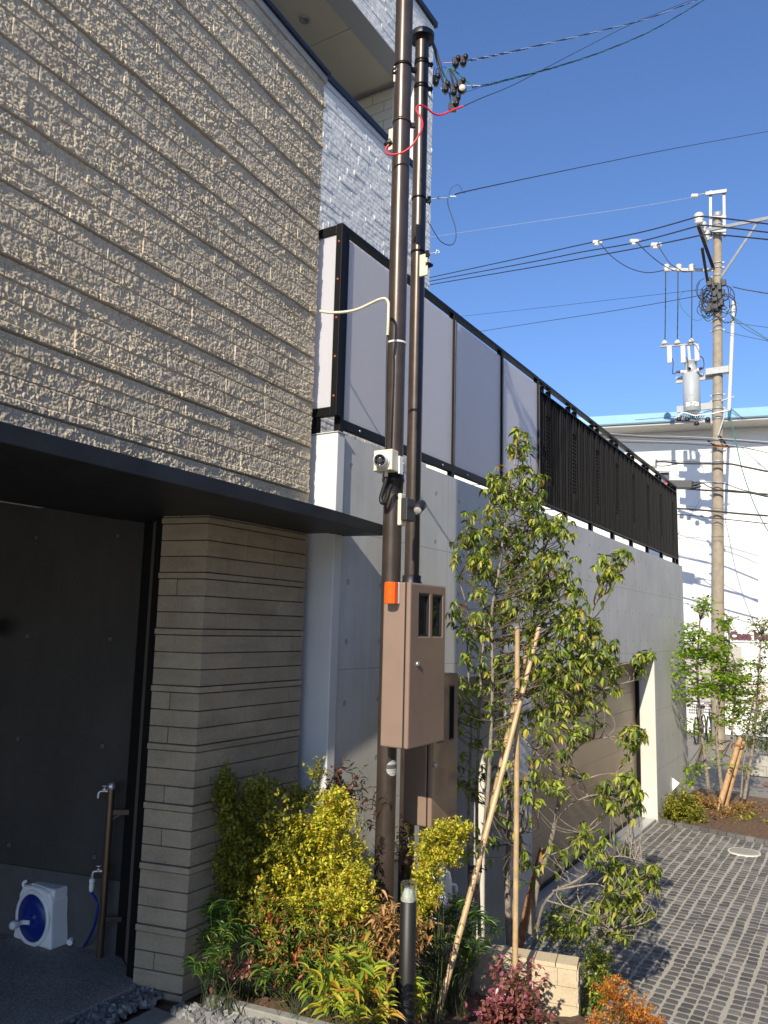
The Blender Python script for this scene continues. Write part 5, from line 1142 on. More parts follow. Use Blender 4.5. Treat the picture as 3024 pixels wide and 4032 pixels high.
# street cables across the pole, D5 = zoom coordinates of the lower right sky
z5b = lambda x, y: (2500 + .3164 * x, 1600 + .3164 * y)
lines = [([(-1200, 270), (0, 360), (500, 372), (950, 392), (1656, 440)], M_WIREW, .008, 'bright strand above the upper black street cable'), ([(-1200, 300), (0, 380), (480, 402), (900, 418), (1250, 432), (1656, 465)], M_WIRE, .018, 'uppermost black street cable with an orange sleeve at the pole'), ([(-1200, 380), (0, 424), (500, 440), (900, 450), (1250, 490), (1656, 560)], M_WIREW, .007, 'second bright strand over the street'),
         ([(-1200, 410), (0, 450), (480, 460), (940, 487), (1350, 515), (1656, 580)], M_WIRE, .014, 'second black street cable from the top'), ([(-600, 610), (0, 655), (380, 672), (720, 690), (940, 700)], M_WIRE, .012, 'thin street cable above the grey terminal box'), ([(265, 690), (380, 690), (560, 708), (940, 715), (1170, 715), (1400, 760), (1656, 812)], M_WIRE, .035, 'thick black street cable leaving the grey terminal box'), ([(265, 740), (380, 742), (500, 720), (640, 705), (900, 718)], M_WIRE, .02, 'lower cable from the grey terminal box'),
         ([(640, 1025), (940, 1048), (1150, 1045), (1450, 1080), (1656, 1125)], M_WIRE, .035, 'thick black street cable below the dark splice case'), ([(-900, 960), (480, 940), (840, 950), (1100, 960), (1340, 1040), (1656, 1105)], M_WIRE, .018, 'street cable above the dark splice case'), ([(720, 1000), (830, 955), (940, 1010), (1140, 1060), (1656, 1090)], M_WIRE, .022, 'street cable looping down right of the dark splice case'),
         ([(-900, 1190), (200, 1250), (520, 1270), (940, 1300), (1300, 1335), (1656, 1362)], M_WIRE, .036, 'thickest street cable below the splice case'), ([(-900, 1170), (520, 1235), (940, 1265), (1656, 1325)], M_WIRE, .006, 'hair thin strand above the thickest street cable'), ([(-900, 1290), (520, 1345), (940, 1388), (1200, 1412), (1656, 1462)], M_WIRE, .020, 'lowest black street cable'), ([(-900, 1320), (540, 1380), (940, 1420), (1656, 1500)], M_WIRE, .006, 'hair thin strand under the lowest black street cable'), ([(-900, 1660), (520, 1638), (940, 1625), (1656, 1606)], M_WIRE, .007, 'lone thin wire low across the white building'), ([(900, 1030), (740, 1280), (520, 1615), (380, 1830)], M_WIRE, .008, 'thin stay wire slanting down left from the utility pole'),
         ([(1165, 50), (1200, 180), (1250, 420), (1330, 770), (1420, 1050), (1520, 1300), (1656, 1550), (1760, 1700)], M_WIREG, .020, 'green cable sweeping down right from the pale riser pipe'), ([(0, 170), (500, 128)], M_WIRE, .010, 'wire along the blue roof edge')]
for i, (l, mt, r_, lab) in enumerate(lines): cable('street_cable', lab, [at(*z5b(x, y), X=UX - .28) for x, y in l], r_ * .72, mt, 'cable', 'cables over the street', n=6)
e = thing('splice_case', 'dark long splice case hanging on the street cables left of the utility pole', 'cable box', at(*z5b(600, 980), X=UX - .3)); c0, c1 = at(*z5b(440, 975), X=UX - .3), at(*z5b(722, 978), X=UX - .3); MB().bar(c0, c1, .26, .22).build('case', plain('dark_grey_case', (.07, .07, .07), .6), e, .03)
m = MB(); m.tube([c1, c1.lerp(at(*z5b(830, 955), X=UX - .3), 1)], [.05, .02], 8); m.tube([c1 - Vector((0, 0, .07)), at(*z5b(825, 995), X=UX - .3)], [.045, .02], 8); m.build('neck', M_BLK, e)
e = thing('terminal_box', 'pale grey ribbed terminal box hanging on the street cables above the louvre fence', 'cable box', at(*z5b(180, 705), X=UX - .3)); m = MB(); c0, c1 = at(*z5b(95, 695), X=UX - .3), at(*z5b(265, 710), X=UX - .3); m.bar(c0, c1, .25, .2)
for k in range(9): q_ = c0.lerp(c1, (k + .5) / 9); m.obox(q_, (.108, 0, 0), (0, .012, 0), (0, 0, .132))
m.build('box', plain('pale_grey_box', (.55, .54, .50), .5), e, .008)
# cables leaving right from the knot
for l, mt, lab in (([(1240, 835), (1300, 850), (1400, 868), (1480, 880)], M_WIRE, 'dark cable leaving the cable knot to the right'), ([(1200, 985), (1260, 1035), (1370, 1105), (1480, 1175)], M_WIREG, 'green cable bundle falling right from the cable knot'), ([(1215, 1000), (1300, 1085), (1400, 1140), (1480, 1180)], M_WIRE, 'thin cable falling right beside the green bundle'), ([(1195, 1052), (1320, 1070), (1480, 1092)], M_WIRE, 'thin level wire right of the riser pipe'), ([(1190, 1115), (1300, 1140), (1480, 1178)], M_WIRE, 'thin wire from the band under the cable knot')):
    cable('street_cable', lab, [at(*za3(x, y), X=UX - .2) for x, y in l], .014 if 'thin' not in lab else .007, mt, 'cable', 'cables over the street', n=5)
# bicycles
def bicycle(loc, label, col):
    b = thing('bicycle', label, 'bicycle', loc, 'parked bicycles'); x0, y0 = loc[0], loc[1]; R = .33; L_ = .53
    for s in (-1, 1):
        w_ = MB(); c = Vector((x0 + s * L_, y0, R)); w_.tube([c + Vector((R * math.cos(a), 0, R * math.sin(a))) for a in np.linspace(0, 2 * math.pi, 33)], .02, 6, False)
        ww = w_.build('wheel', M_BLK, b); sp = MB()
        for a in np.linspace(0, 2 * math.pi, 15)[:-1]: sp.tube([c, c + Vector((R * math.cos(a), 0, R * math.sin(a)))], .002, 4, False)
        sp.cyl(c - Vector((0, .05, 0)), c + Vector((0, .05, 0)), .02, n=8); sp.build('spokes', M_CHROME, ww)
    fr_ = MB(); P_ = lambda x, z, y=0: Vector((x0 + x, y0 + y, z))
    for a, c in (((-L_, .33), (-.05, .30)), ((-.05, .30), (.12, .78)), ((-L_, .33), (.10, .72)), ((-.05, .30), (-.42 + .0, .70)),): pass
    for a, c in ((P_(L_, .33), P_(.02, .28)), (P_(.02, .28), P_(.16, .80)), (P_(.02, .30), P_(-.36, .72)), (P_(L_, .33), P_(.14, .70)), (P_(-.34, .62), P_(-.38, .86)), (P_(-.35, .66, .05), P_(-L_, .33, .05)), (P_(-.35, .66, -.05), P_(-L_, .33, -.05))): fr_.tube([a, c], .017, 8)
    fr_.build('frame', col, b)
    h = MB(); h.tube([P_(-.38, .86), P_(-.36, 1.0)], .013, 8); h.tube(catmull([P_(-.2, 1.02, -.28), P_(-.34, 1.03, -.2), P_(-.37, 1.0, 0), P_(-.34, 1.03, .2), P_(-.2, 1.02, .28)], 4), .012, 8); h.build('handlebar', M_CHROME, b)
    s_ = MB(); s_.prism([P_(.02, .84, -.03), P_(.28, .86, -.11), P_(.30, .86, .11), P_(.02, .84, .03)], (0, 0, .06)); s_.build('saddle', M_BLK, b, .015)
    k = MB()
    for i in range(9):
        k.cyl(P_(-.70, .78, -.17 + i * .0425), P_(-.70, 1.0, -.19 + i * .0475), .004, n=4); k.cyl(P_(-.44, .78, -.17 + i * .0425), P_(-.44, 1.0, -.19 + i * .0475), .004, n=4)
    for z_, w2 in ((.78, .17), (.86, .177), (.94, .184), (1.0, .19)):
        k.tube([P_(-.70, z_, -w2), P_(-.70, z_, w2), P_(-.44, z_, w2), P_(-.44, z_, -w2), P_(-.70, z_, -w2)], .006, 4)
    k.build('basket', M_WIRE, b)
    pd = MB(); pd.cyl(P_(.02, .28, -.08), P_(.02, .28, .08), .06, n=12); pd.box(x0 - .04, x0 + .06, y0 + .08, y0 + .15, .14, .16); pd.box(x0 - .02, x0 + .08, y0 - .15, y0 - .08, .40, .42); pd.build('pedals', M_BLK, b); return b
p1_ = at(2733, 2935, Z=0); p2_ = at(2783, 2930, Z=0)
bicycle((p1_.x + .9, p1_.y, 0), 'black bicycle with a basket parked left of the utility pole, nearer the grey wall', M_BLK)
bicycle((p2_.x + .9, p2_.y + .0, 0), 'dark blue bicycle parked just left of the utility pole foot', plain('blue_bike_paint', (.02, .05, .15), .3))
# ============================================================ PLANTS
def tmpl(kind):
    if kind == 'long':                    # folded, drooping leaf, 5 stations
        ts = [0, .18, .42, .68, .88, 1.0]; w_ = [.06, .72, 1.0, .74, .34, .02]
        v = []; f = []
        for t_, x in zip(ts, w_):
            dr = -.30 * t_ * t_
            v += [(t_, -x * .5, dr + .13 * x), (t_, 0, dr), (t_, x * .5, dr + .13 * x)]
        for i in range(5):
            a = i * 3; f += [(a, a + 3, a + 4, a + 1), (a + 1, a + 4, a + 5, a + 2)]
        return np.array(v), np.array(f)
    if kind == 'strap':
        ts = [0, .25, .55, .8, 1.0]; w_ = [.3, .9, 1.0, .6, .03]; v = []; f = []
        for t_, x in zip(ts, w_):
            dr = -.38 * t_ ** 2.2
            v += [(t_ - .06 * t_ * t_, -x * .5, dr + .10 * x), (t_ - .06 * t_ * t_, 0, dr), (t_ - .06 * t_ * t_, x * .5, dr + .10 * x)]
        for i in range(4):
            a = i * 3; f += [(a, a + 3, a + 4, a + 1), (a + 1, a + 4, a + 5, a + 2)]
        return np.array(v), np.array(f)
    v = [(0, 0, 0), (.38, -.46, .10), (.80, -.30, .03), (1, 0, -.10), (.80, .30, .03), (.38, .46, .10), (.5, 0, -.02)]
    return np.array(v, float), np.array([(0, 1, 2, 6), (6, 2, 3, 3), (6, 3, 4, 4), (0, 6, 4, 5)])
def leaves(name, kind, P, D_, L, W, mat, parent, up=None, flip=.0):
    P = np.asarray(P, float); n = len(P); D_ = np.asarray(D_, float); D_ = D_ / np.linalg.norm(D_, axis=1, keepdims=True)
    L = np.broadcast_to(np.asarray(L, float), (n,)); W = np.broadcast_to(np.asarray(W, float), (n,))
    U_ = np.tile((0, 0, 1.0), (n, 1)) if up is None else np.asarray(up, float); U_ = U_ + RNG.normal(0, .28, (n, 3))
    B = np.cross(U_, D_); B /= np.maximum(np.linalg.norm(B, axis=1, keepdims=True), 1e-6); Nn = np.cross(D_, B)
    tv, tf_ = tmpl(kind)
    if kind == 'small':                   # triangles repeated as quads are not allowed: split
        tf3 = [(0, 1, 6), (1, 2, 6), (2, 3, 6), (3, 4, 6), (4, 5, 6), (5, 0, 6)]; tf_ = np.array(tf3)
    curl = RNG.uniform(.5, 1.6, (n, 1))
    Vt = P[:, None] + D_[:, None] * (tv[None, :, 0:1] * L[:, None, None]) + B[:, None] * (tv[None, :, 1:2] * W[:, None, None]) + Nn[:, None] * (tv[None, :, 2:3] * (L[:, None, None] if kind != 'small' else W[:, None, None]) * curl[:, None])
    Fc = (tf_[None] + (np.arange(n) * len(tv))[:, None, None]).reshape(-1, tf_.shape[1])
    return poly_mesh(name, Vt.reshape(-1, 3), Fc, mat, parent, smooth=True)
rs = np.random.default_rng(77)
def foot(blobs, conv):                    # point on the soil under the middle of a plant's masses
    w_ = sum(b[5] for b in blobs); c = sum((Vector(conv(b[0], b[1], b[4])) * b[5] for b in blobs), Vector((0, 0, 0))) / w_
    return Vector((c.x, c.y, min((gz(c.x, c.y) if c.y < 2.9 and c.x < 12 else .03) - .02, c.z)))
def unit(v): v = np.asarray(v, float); return v / np.maximum(np.linalg.norm(v, axis=-1, keepdims=True), 1e-9)

GREEN = leafmat('glossy_green_leaf', [(0, (.055, .095, .014)), (.35, (.13, .195, .024)), (.62, (.24, .31, .034)), (.80, (.38, .42, .048)), (.95, (.46, .43, .06)), (.985, (.50, .36, .04)), (1.0, (.34, .10, .02))], .32, .42)
# ---- multi-stemmed tree in front
def Dp(x, y, d):
    if d < 4.3: d *= 1.05
    return at(x * 1.8228, y * 1.8228, dep=d)
def tree_from_picture():
    base = Dp(1040, 2040, 5.9)
    tr_ = thing('young_tree', 'slender multi-stemmed evergreen with drooping leaf tufts in front of the concrete wall', 'tree', base)
    stems = [  # (x, y) on the 1659-wide picture, depth, radius
        ([(1020, 2180, 5.6), (1024, 2010, 5.6), (1035, 1880, 5.6), (1050, 1760, 5.6), (1060, 1600, 5.6), (1064, 1460, 5.6), (1062, 1330, 5.6), (1078, 1230, 5.6), (1092, 1120, 5.6), (1108, 1020, 5.6), (1124, 930, 5.6)], .019, .004),
        ([(1036, 2020, 5.8), (1030, 1800, 5.8), (1033, 1600, 5.8), (1040, 1450, 5.8), (1046, 1330, 5.8), (1030, 1230, 5.8), (1005, 1180, 5.8)], .015, .003),
        ([(1100, 2040, 6.2), (1096, 1900, 6.2), (1100, 1760, 6.2), (1085, 1600, 6.1), (1082, 1450, 6.0), (1092, 1330, 6.0), (1110, 1240, 5.9), (1132, 1150, 5.9), (1150, 1060, 5.9)], .026, .004),
        ([(1105, 2040, 6.2), (1115, 1900, 6.2), (1130, 1760, 6.2), (1150, 1640, 6.1), (1190, 1560, 6.1), (1220, 1500, 6.1)], .018, .004),
        ([(1015, 1990, 6.0), (1012, 1750, 6.0), (1018, 1560, 6.0), (1010, 1420, 6.0), (1012, 1330, 6.0), (990, 1250, 6.0)], .013, .003),
        ([(1090, 1800, 6.1), (1110, 1640, 6.0), (1130, 1480, 6.0), (1150, 1340, 5.9), (1165, 1230, 5.9), (1180, 1150, 5.9)], .013, .003)]
    branches = []
    sk = MB(); P_all = []
    for l, r0, r1 in stems:
        P = catmull([Dp(*q) for q in l], 7); n = len(P); sk2 = MB(); sk2.tube(P, [r0 + (r1 - r0) * i / (n - 1) for i in range(n)], 9); sk2.build('trunk', M_BARK, tr_); P_all += [(p, r0 + (r1 - r0) * i / (n - 1)) for i, p in enumerate(P) if i > n * .3]
    ell = [(1125, 965, 26, 44, 12), (1112, 1045, 74, 46, 34), (1100, 1125, 105, 52, 48), (1195, 1140, 50, 40, 16), (1008, 1200, 48, 58, 22), (1115, 1230, 112, 60, 58), (1205, 1230, 56, 50, 18), (1035, 1330, 72, 56, 26), (1150, 1330, 95, 56, 42), (1230, 1300, 50, 50, 16), (1050, 1440, 70, 54, 20), (1170, 1425, 70, 50, 28), (985, 1520, 38, 52, 13), (1060, 1560, 70, 60, 12), (1150, 1530, 60, 60, 14), (1010, 1660, 42, 50, 9), (1090, 1650, 50, 60, 8), (1040, 1840, 46, 36, 5), (1110, 1760, 40, 60, 6), (1130, 1880, 30, 60, 4)]
    Lp, Ldr, LL, LW = [], [], [], []; tw = MB()
    r = random.Random(31)
    for cx, cy, rx, ry, n in ell:
        for _ in range(int(n * 2.0)):
            a = r.uniform(0, 2 * math.pi); q = math.sqrt(r.random()); x = cx + rx * q * math.cos(a); y = cy + ry * q * math.sin(a)
            c = Dp(x, y, 5.75 + r.gauss(0, .20)); add_cluster(c, P_all, tw, r, Lp, Ldr, LL, LW)
    leaves('foliage', 'long', Lp, Ldr, LL, LW, GREEN, tr_); tw.build('branch', M_TWIG, tr_); return tr_
def add_cluster(c, P_all, tw, r, Lp, Ldr, LL, LW, sc=1.0):
    # twig from the nearest stem point below, then a drooping whorl
    best = min(P_all, key=lambda q: (q[0] - c).length + 1.5 * max(q[0].z - c.z + .5 * (q[0] - c).length, 0)); p = best[0]
    d = c - p; L = d.length
    if L > .02:
        mid = p.lerp(c, .5) + Vector((r.gauss(0, .06) * L * 2, r.gauss(0, .06) * L * 2, -.10 * L)); tw.tube(catmull([p, mid, c], 3), [.002 + .006 * L, .002 + .005 * L, .002 + .004 * L, .002 + .003 * L, .0022, .0019, .0016], 5, False)
    td = (d.normalized() if L > .02 else Vector((0, 0, 1))) + Vector((0, 0, .35)); td.normalize(); a_, b_ = frame(td)
    n = r.choice((5, 6, 7, 8)); ph = r.uniform(0, 6)
    for k in range(n):
        th = ph + 2 * math.pi * k / n + r.uniform(-.3, .3); out = a_ * math.cos(th) + b_ * math.sin(th)
        dr = out * 1.0 + td * r.uniform(-.1, .35) + Vector((0, 0, -r.uniform(.15, 1.15))); Lp.append(tuple(c - td * r.uniform(0, .025))); Ldr.append(tuple(dr)); l = r.uniform(.032, .068) * sc; LL.append(l); LW.append(l * r.uniform(.33, .43))
    if r.random() < .35:
        for k in range(2): Lp.append(tuple(p.lerp(c, r.uniform(.4, .8)))); v = Vector((r.gauss(0, 1), r.gauss(0, 1), -.6)); Ldr.append(tuple(v)); l = r.uniform(.05, .075) * sc; LL.append(l); LW.append(l * .4)
tree_from_picture()
def right_sapling():
    base = Dp(1150, 2010, 5.9); tr_ = thing('young_tree', 'sparser leaning evergreen sapling right of the bamboo canes, reaching over the driveway', 'tree', base)
    stems = [([(1146, 2015, 5.85), (1163, 1900, 5.8), (1187, 1830, 5.75), (1210, 1720, 5.7), (1230, 1600, 5.7), (1252, 1500, 5.7), (1264, 1420, 5.7), (1277, 1330, 5.7), (1300, 1270, 5.7), (1322, 1200, 5.7)], .021, .005),
             ([(1160, 2010, 5.8), (1172, 1960, 5.7), (1200, 1925, 5.6), (1240, 1905, 5.5), (1280, 1880, 5.45), (1330, 1850, 5.4), (1385, 1860, 5.4)], .013, .003),
             ([(1195, 1925, 5.6), (1240, 1915, 5.5), (1290, 1910, 5.4), (1330, 1930, 5.4)], .009, .003), ([(1180, 1945, 5.65), (1230, 1960, 5.5), (1290, 1985, 5.4), (1320, 2010, 5.4)], .007, .003),
             ([(1203, 1770, 5.7), (1230, 1740, 5.6), (1270, 1720, 5.6), (1310, 1715, 5.6)], .007, .003), ([(1212, 1715, 5.7), (1240, 1695, 5.6), (1290, 1675, 5.6), (1330, 1670, 5.6)], .007, .003),
             ([(1215, 1690, 5.7), (1170, 1640, 5.8), (1140, 1600, 5.8)], .006, .003), ([(1250, 1520, 5.7), (1300, 1490, 5.6), (1370, 1470, 5.6)], .007, .003), ([(1262, 1430, 5.7), (1310, 1440, 5.6), (1390, 1425, 5.6)], .006, .003), ([(1262, 1440, 5.7), (1220, 1400, 5.8), (1190, 1380, 5.8)], .006, .003), ([(1225, 1640, 5.7), (1270, 1600, 5.6), (1350, 1590, 5.6)], .006, .003), ([(1168, 1890, 5.8), (1140, 1850, 5.8), (1125, 1800, 5.8)], .005, .003), ([(1180, 1850, 5.8), (1230, 1830, 5.7), (1262, 1800, 5.6)], .006, .003)]
    P_all = []; tw = MB()
    for i, (l, r0, r1) in enumerate(stems):
        P = catmull([Dp(*q) for q in l], 6); n = len(P); R = [r0 + (r1 - r0) * k / (n - 1) for k in range(n)]
        if i == 0: m = MB(); m.tube(P, R, 10); m.build('trunk', M_BARK, tr_)
        else: tw.tube(P, R, 7)
        P_all += [(p, R[k]) for k, p in enumerate(P) if k > n * .45]
    ell = [(1325, 1215, 42, 28, 15), (1340, 1195, 30, 15, 5), (1250, 1350, 50, 40, 22), (1275, 1400, 62, 40, 30), (1225, 1440, 60, 40, 26), (1300, 1440, 45, 30, 14), (1395, 1425, 24, 26, 8), (1230, 1510, 60, 40, 22), (1180, 1470, 50, 40, 14), (1300, 1500, 40, 25, 8), (1280, 1570, 40, 25, 9), (1365, 1590, 42, 22, 14), (1215, 1600, 40, 30, 9), (1170, 1560, 40, 30, 8), (1240, 1660, 30, 20, 4), (1160, 1700, 40, 40, 8), (1340, 1715, 54, 42, 24), (1370, 1690, 30, 25, 8), (1200, 1700, 30, 20, 4), (1265, 1800, 44, 32, 12), (1310, 1840, 50, 30, 12), (1370, 1880, 62, 26, 22), (1410, 1900, 30, 20, 8), (1340, 1925, 40, 26, 14), (1375, 1960, 36, 30, 14), (1310, 1965, 40, 26, 10), (1330, 2020, 44, 22, 8), (1200, 1850, 40, 30, 5), (1255, 1985, 40, 25, 6), (1160, 1660, 30, 40, 5)]
    Lp, Ldr, LL, LW = [], [], [], []; r = random.Random(5)
    for cx, cy, rx, ry, n in ell:
        for _ in range(int(n * 1.55)):
            a = r.uniform(0, 2 * math.pi); q = math.sqrt(r.random()); add_cluster(Dp(cx + rx * q * math.cos(a), cy + ry * q * math.sin(a), 5.55 + r.gauss(0, .15)), P_all, tw, r, Lp, Ldr, LL, LW, 1.05)
    leaves('foliage', 'long', Lp, Ldr, LL, LW, GREEN, tr_); tw.build('branch', M_BARK, tr_)
right_sapling()

def shrub(name, label, base, blobs, n, size, asp, mat, twig=M_STEM, twigs=10, dep_sig=.12, kind='small', cat='shrub', group=None, conv=Dp, droop=-.1, along=9):
    """short leafy shoots filling rounded masses; blobs: (x, y, rx, ry, depth, weight)"""
    base = foot(blobs, conv); e = thing(name, label, cat, base, group); tw = MB(); r = random.Random(len(label) * 7 + n)
    P, Dd, L = [], [], []; wts = [b[5] for b in blobs]
    shoots = max(int(n / (along * 2)), 10); B0 = Vector(base); cen = [Vector(conv(b[0], b[1], b[4])) for b in blobs]
    for k in range(shoots):
        bi = r.choices(range(len(blobs)), wts)[0]; b = blobs[bi]; a = r.uniform(0, 2 * math.pi); q = r.random() ** .42
        if r.random() < .14: q *= r.uniform(1.0, 1.2)
        c = Vector(conv(b[0] + b[2] * q * math.cos(a), b[1] + b[3] * q * math.sin(a), b[4] + r.gauss(0, dep_sig)))
        out = (c - cen[bi]).normalized() + Vector((r.gauss(0, .45), r.gauss(0, .45), .45 + r.gauss(0, .35))); out.normalize()
        sl_ = r.uniform(4, 8) * size; root = c - out * sl_
        if r.random() < .6: tw.tube([root, root.lerp(c, .5) + Vector((0, 0, .1 * size)), c], [.0016, .0013, .0009], 3, False)
        a_, b_ = frame(out)
        for j in range(along):
            t_ = j / along; p = c - out * sl_ * t_; th = j * 1.57 + r.uniform(-.4, .4)
            for s_ in (0, math.pi):
                o = a_ * math.cos(th + s_) + b_ * math.sin(th + s_); d = o + out * .6 + Vector((r.gauss(0, .25), r.gauss(0, .25), droop + r.gauss(0, .25)))
                P.append(tuple(p)); Dd.append(tuple(d)); L.append(size * r.uniform(.42, 1.32))
    for k in range(twigs):
        bi = r.choices(range(len(blobs)), wts)[0]; c = cen[bi] + Vector((r.gauss(0, .05), r.gauss(0, .05), r.gauss(0, .04))); root = B0 + Vector((r.gauss(0, .03), r.gauss(0, .03), 0))
        tw.tube(catmull([root, root.lerp(c, .5) + Vector((r.gauss(0, .03), r.gauss(0, .03), .03)), c], 5), [.0042 * (1 - .09 * i) for i in range(11)], 4, False)
    L = np.array(L); leaves('foliage', kind, P, Dd, L, L * asp, mat, e); tw.build('stem', twig, e)
    return e
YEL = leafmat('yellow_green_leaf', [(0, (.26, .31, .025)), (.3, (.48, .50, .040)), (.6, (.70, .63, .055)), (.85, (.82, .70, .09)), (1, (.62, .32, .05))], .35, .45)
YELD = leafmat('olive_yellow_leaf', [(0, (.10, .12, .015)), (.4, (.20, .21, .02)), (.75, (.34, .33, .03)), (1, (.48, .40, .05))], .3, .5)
NAND = leafmat('nandina_leaf', [(0, (.06, .13, .02)), (.35, (.14, .22, .03)), (.6, (.30, .30, .04)), (.78, (.42, .24, .06)), (.9, (.36, .10, .05)), (1, (.42, .04, .03))], .3, .4)
STRAP = leafmat('strap_leaf', [(0, (.16, .28, .03)), (.4, (.34, .42, .045)), (.75, (.52, .50, .05)), (.9, (.60, .40, .06)), (1, (.55, .20, .04))], .35, .4)
GRST = leafmat('green_strap_leaf', [(0, (.03, .08, .018)), (.5, (.06, .14, .025)), (.9, (.14, .24, .04)), (1, (.3, .34, .05))], .3, .35)
DRY = leafmat('dry_leaf', [(0, (.30, .14, .05)), (.5, (.48, .26, .10)), (1, (.62, .40, .18))], .3, .7)
PINKL = leafmat('wine_leaf', [(0, (.16, .05, .05)), (.5, (.30, .09, .09)), (.85, (.44, .17, .16)), (1, (.20, .14, .05))], .3, .35)
PINKF = leafmat('pink_flower', [(0, (.60, .16, .30)), (1, (.75, .32, .45))], .3, .6)
ORAN = leafmat('orange_leaf', [(0, (.40, .10, .02)), (.4, (.62, .20, .03)), (.8, (.75, .33, .05)), (1, (.40, .36, .05))], .35, .45)
BRT = leafmat('bright_green_leaf', [(0, (.12, .24, .015)), (.5, (.26, .42, .025)), (1, (.42, .52, .045))], .4, .45)
DKG = leafmat('dark_hedge_leaf', [(0, (.025, .05, .012)), (.6, (.06, .10, .02)), (1, (.14, .17, .04))], .2, .5)
BRN = leafmat('bronze_leaf', [(0, (.20, .09, .04)), (.5, (.34, .19, .07)), (1, (.42, .30, .08))], .3, .6)
G0z = lambda x, y: Vector((x, y, gz(x, y) - .02))
shrub('yellow_shrub', 'largest yellow-leaved shrub, sunlit, left of the poles', Dp(700, 1990, 4.2), [(690, 1850, 105, 95, 4.15, 5), (725, 1745, 44, 50, 4.15, 1.6), (770, 1930, 42, 80, 4.1, 1.6), (600, 1915, 44, 56, 4.1, 1.1), (650, 1790, 46, 40, 4.15, .9), (700, 1960, 95, 50, 4.0, 2.2), (590, 1980, 50, 30, 3.95, .6)], 24000, .0205, .62, YEL, dep_sig=.11, twigs=15)
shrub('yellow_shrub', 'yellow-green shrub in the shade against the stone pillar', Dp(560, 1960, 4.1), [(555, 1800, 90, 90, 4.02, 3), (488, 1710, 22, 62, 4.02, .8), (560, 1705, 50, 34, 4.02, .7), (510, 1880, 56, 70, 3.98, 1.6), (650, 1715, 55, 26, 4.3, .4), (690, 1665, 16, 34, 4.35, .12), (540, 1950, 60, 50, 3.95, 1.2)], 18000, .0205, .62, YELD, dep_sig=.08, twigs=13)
shrub('yellow_shrub', 'small yellow shrub between the bollard light and the white canister', Dp(930, 2000, 4.7), [(945, 1830, 58, 46, 4.72, 3), (925, 1900, 34, 60, 4.65, 2), (980, 1790, 50, 26, 4.75, 1.2), (905, 1960, 24, 50, 4.6, .8)], 7000, .021, .62, YEL, dep_sig=.08, twigs=10)
shrub('nandina_shrub', 'reddish nandina shrub below the large yellow shrub', Dp(690, 2100, 3.9), [(650, 2000, 110, 60, 3.95, 3), (690, 2065, 115, 55, 3.85, 3), (800, 2010, 60, 60, 3.95, 1.5), (580, 1980, 50, 50, 3.95, 1.2), (600, 2080, 60, 34, 3.8, 1)], 8500, .034, .34, NAND, kind='long', dep_sig=.10, twigs=11, along=6)
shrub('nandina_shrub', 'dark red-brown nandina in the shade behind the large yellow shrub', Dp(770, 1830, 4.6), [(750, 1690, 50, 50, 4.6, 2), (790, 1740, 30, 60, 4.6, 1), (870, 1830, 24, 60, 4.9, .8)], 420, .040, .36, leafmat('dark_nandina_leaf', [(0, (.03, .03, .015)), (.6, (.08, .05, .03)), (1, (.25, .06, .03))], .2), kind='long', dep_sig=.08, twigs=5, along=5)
shrub('dry_shrub', 'withered tan shrub behind the bollard light', Dp(830, 2090, 3.9), [(815, 2030, 50, 55, 3.85, 2), (835, 1975, 30, 30, 3.9, 1), (905, 2010, 24, 50, 4.1, .7)], 700, .046, .26, DRY, kind='long', dep_sig=.07, twigs=5, along=5)
def strap_plant(name, label, base, blobs, n, size, asp, mat, group=None, conv=Dp, sig=.08):
    base = foot(blobs, conv); e = thing(name, label, 'plant', base, group); r = random.Random(n + len(label)); P, Dd, L = [], [], []; tw = MB(); B0 = Vector(base)
    for k in range(n):
        b = r.choices(blobs, [q[5] for q in blobs])[0]; a = r.uniform(0, 2 * math.pi); q = math.sqrt(r.random())
        c = Vector(conv(b[0] + b[2] * q * math.cos(a), b[1] + b[3] * q * math.sin(a), b[4] + r.gauss(0, sig))); root = B0 + Vector((r.gauss(0, .05), r.gauss(0, .05), 0))
        tw.tube([root, root.lerp(c, .5) + Vector((r.gauss(0, .01), r.gauss(0, .01), .015)), c], .0013, 4, False); ax_ = (c - root).normalized() * .6 + Vector((r.gauss(0, .35), r.gauss(0, .35), .1)); ax_.normalize(); a_, b_ = frame(ax_)
        nn = r.choice((7, 9, 11)); axl = r.uniform(.6, 1.1) * size
        for j in range(nn):
            p = c + ax_ * axl * (j / nn - .4); th = (0 if j % 2 else math.pi) + r.uniform(-.5, .5); o = a_ * math.cos(th) + b_ * math.sin(th)
            P.append(tuple(p)); Dd.append(tuple(o * 1 + ax_ * r.uniform(.5, 1.1) + Vector((0, 0, -.15)))); L.append(size * r.uniform(.6, 1.1))
    L = np.array(L); leaves('foliage', 'strap', P, Dd, L, L * asp, mat, e); tw.build('stem', M_STEM, e)
strap_plant('strap_leaf_plant', 'plant with long yellow-green leaves just left of the bollard light', G0z(2.98, 1.75), [(765, 2110, 78, 60, 3.38, 3), (800, 2160, 50, 50, 3.3, 2), (740, 2180, 44, 34, 3.3, 1), (690, 2130, 36, 30, 3.4, .7)], 56, .085, .20, STRAP)
strap_plant('strap_leaf_plant', 'fine green fan-leaved plant at the foot of the stone pillar', G0z(3.02, 2.42), [(520, 2035, 40, 44, 3.72, 2), (465, 2010, 44, 56, 3.78, 2.4), (445, 2080, 36, 34, 3.65, 1.3)], 48, .075, .12, GRST)
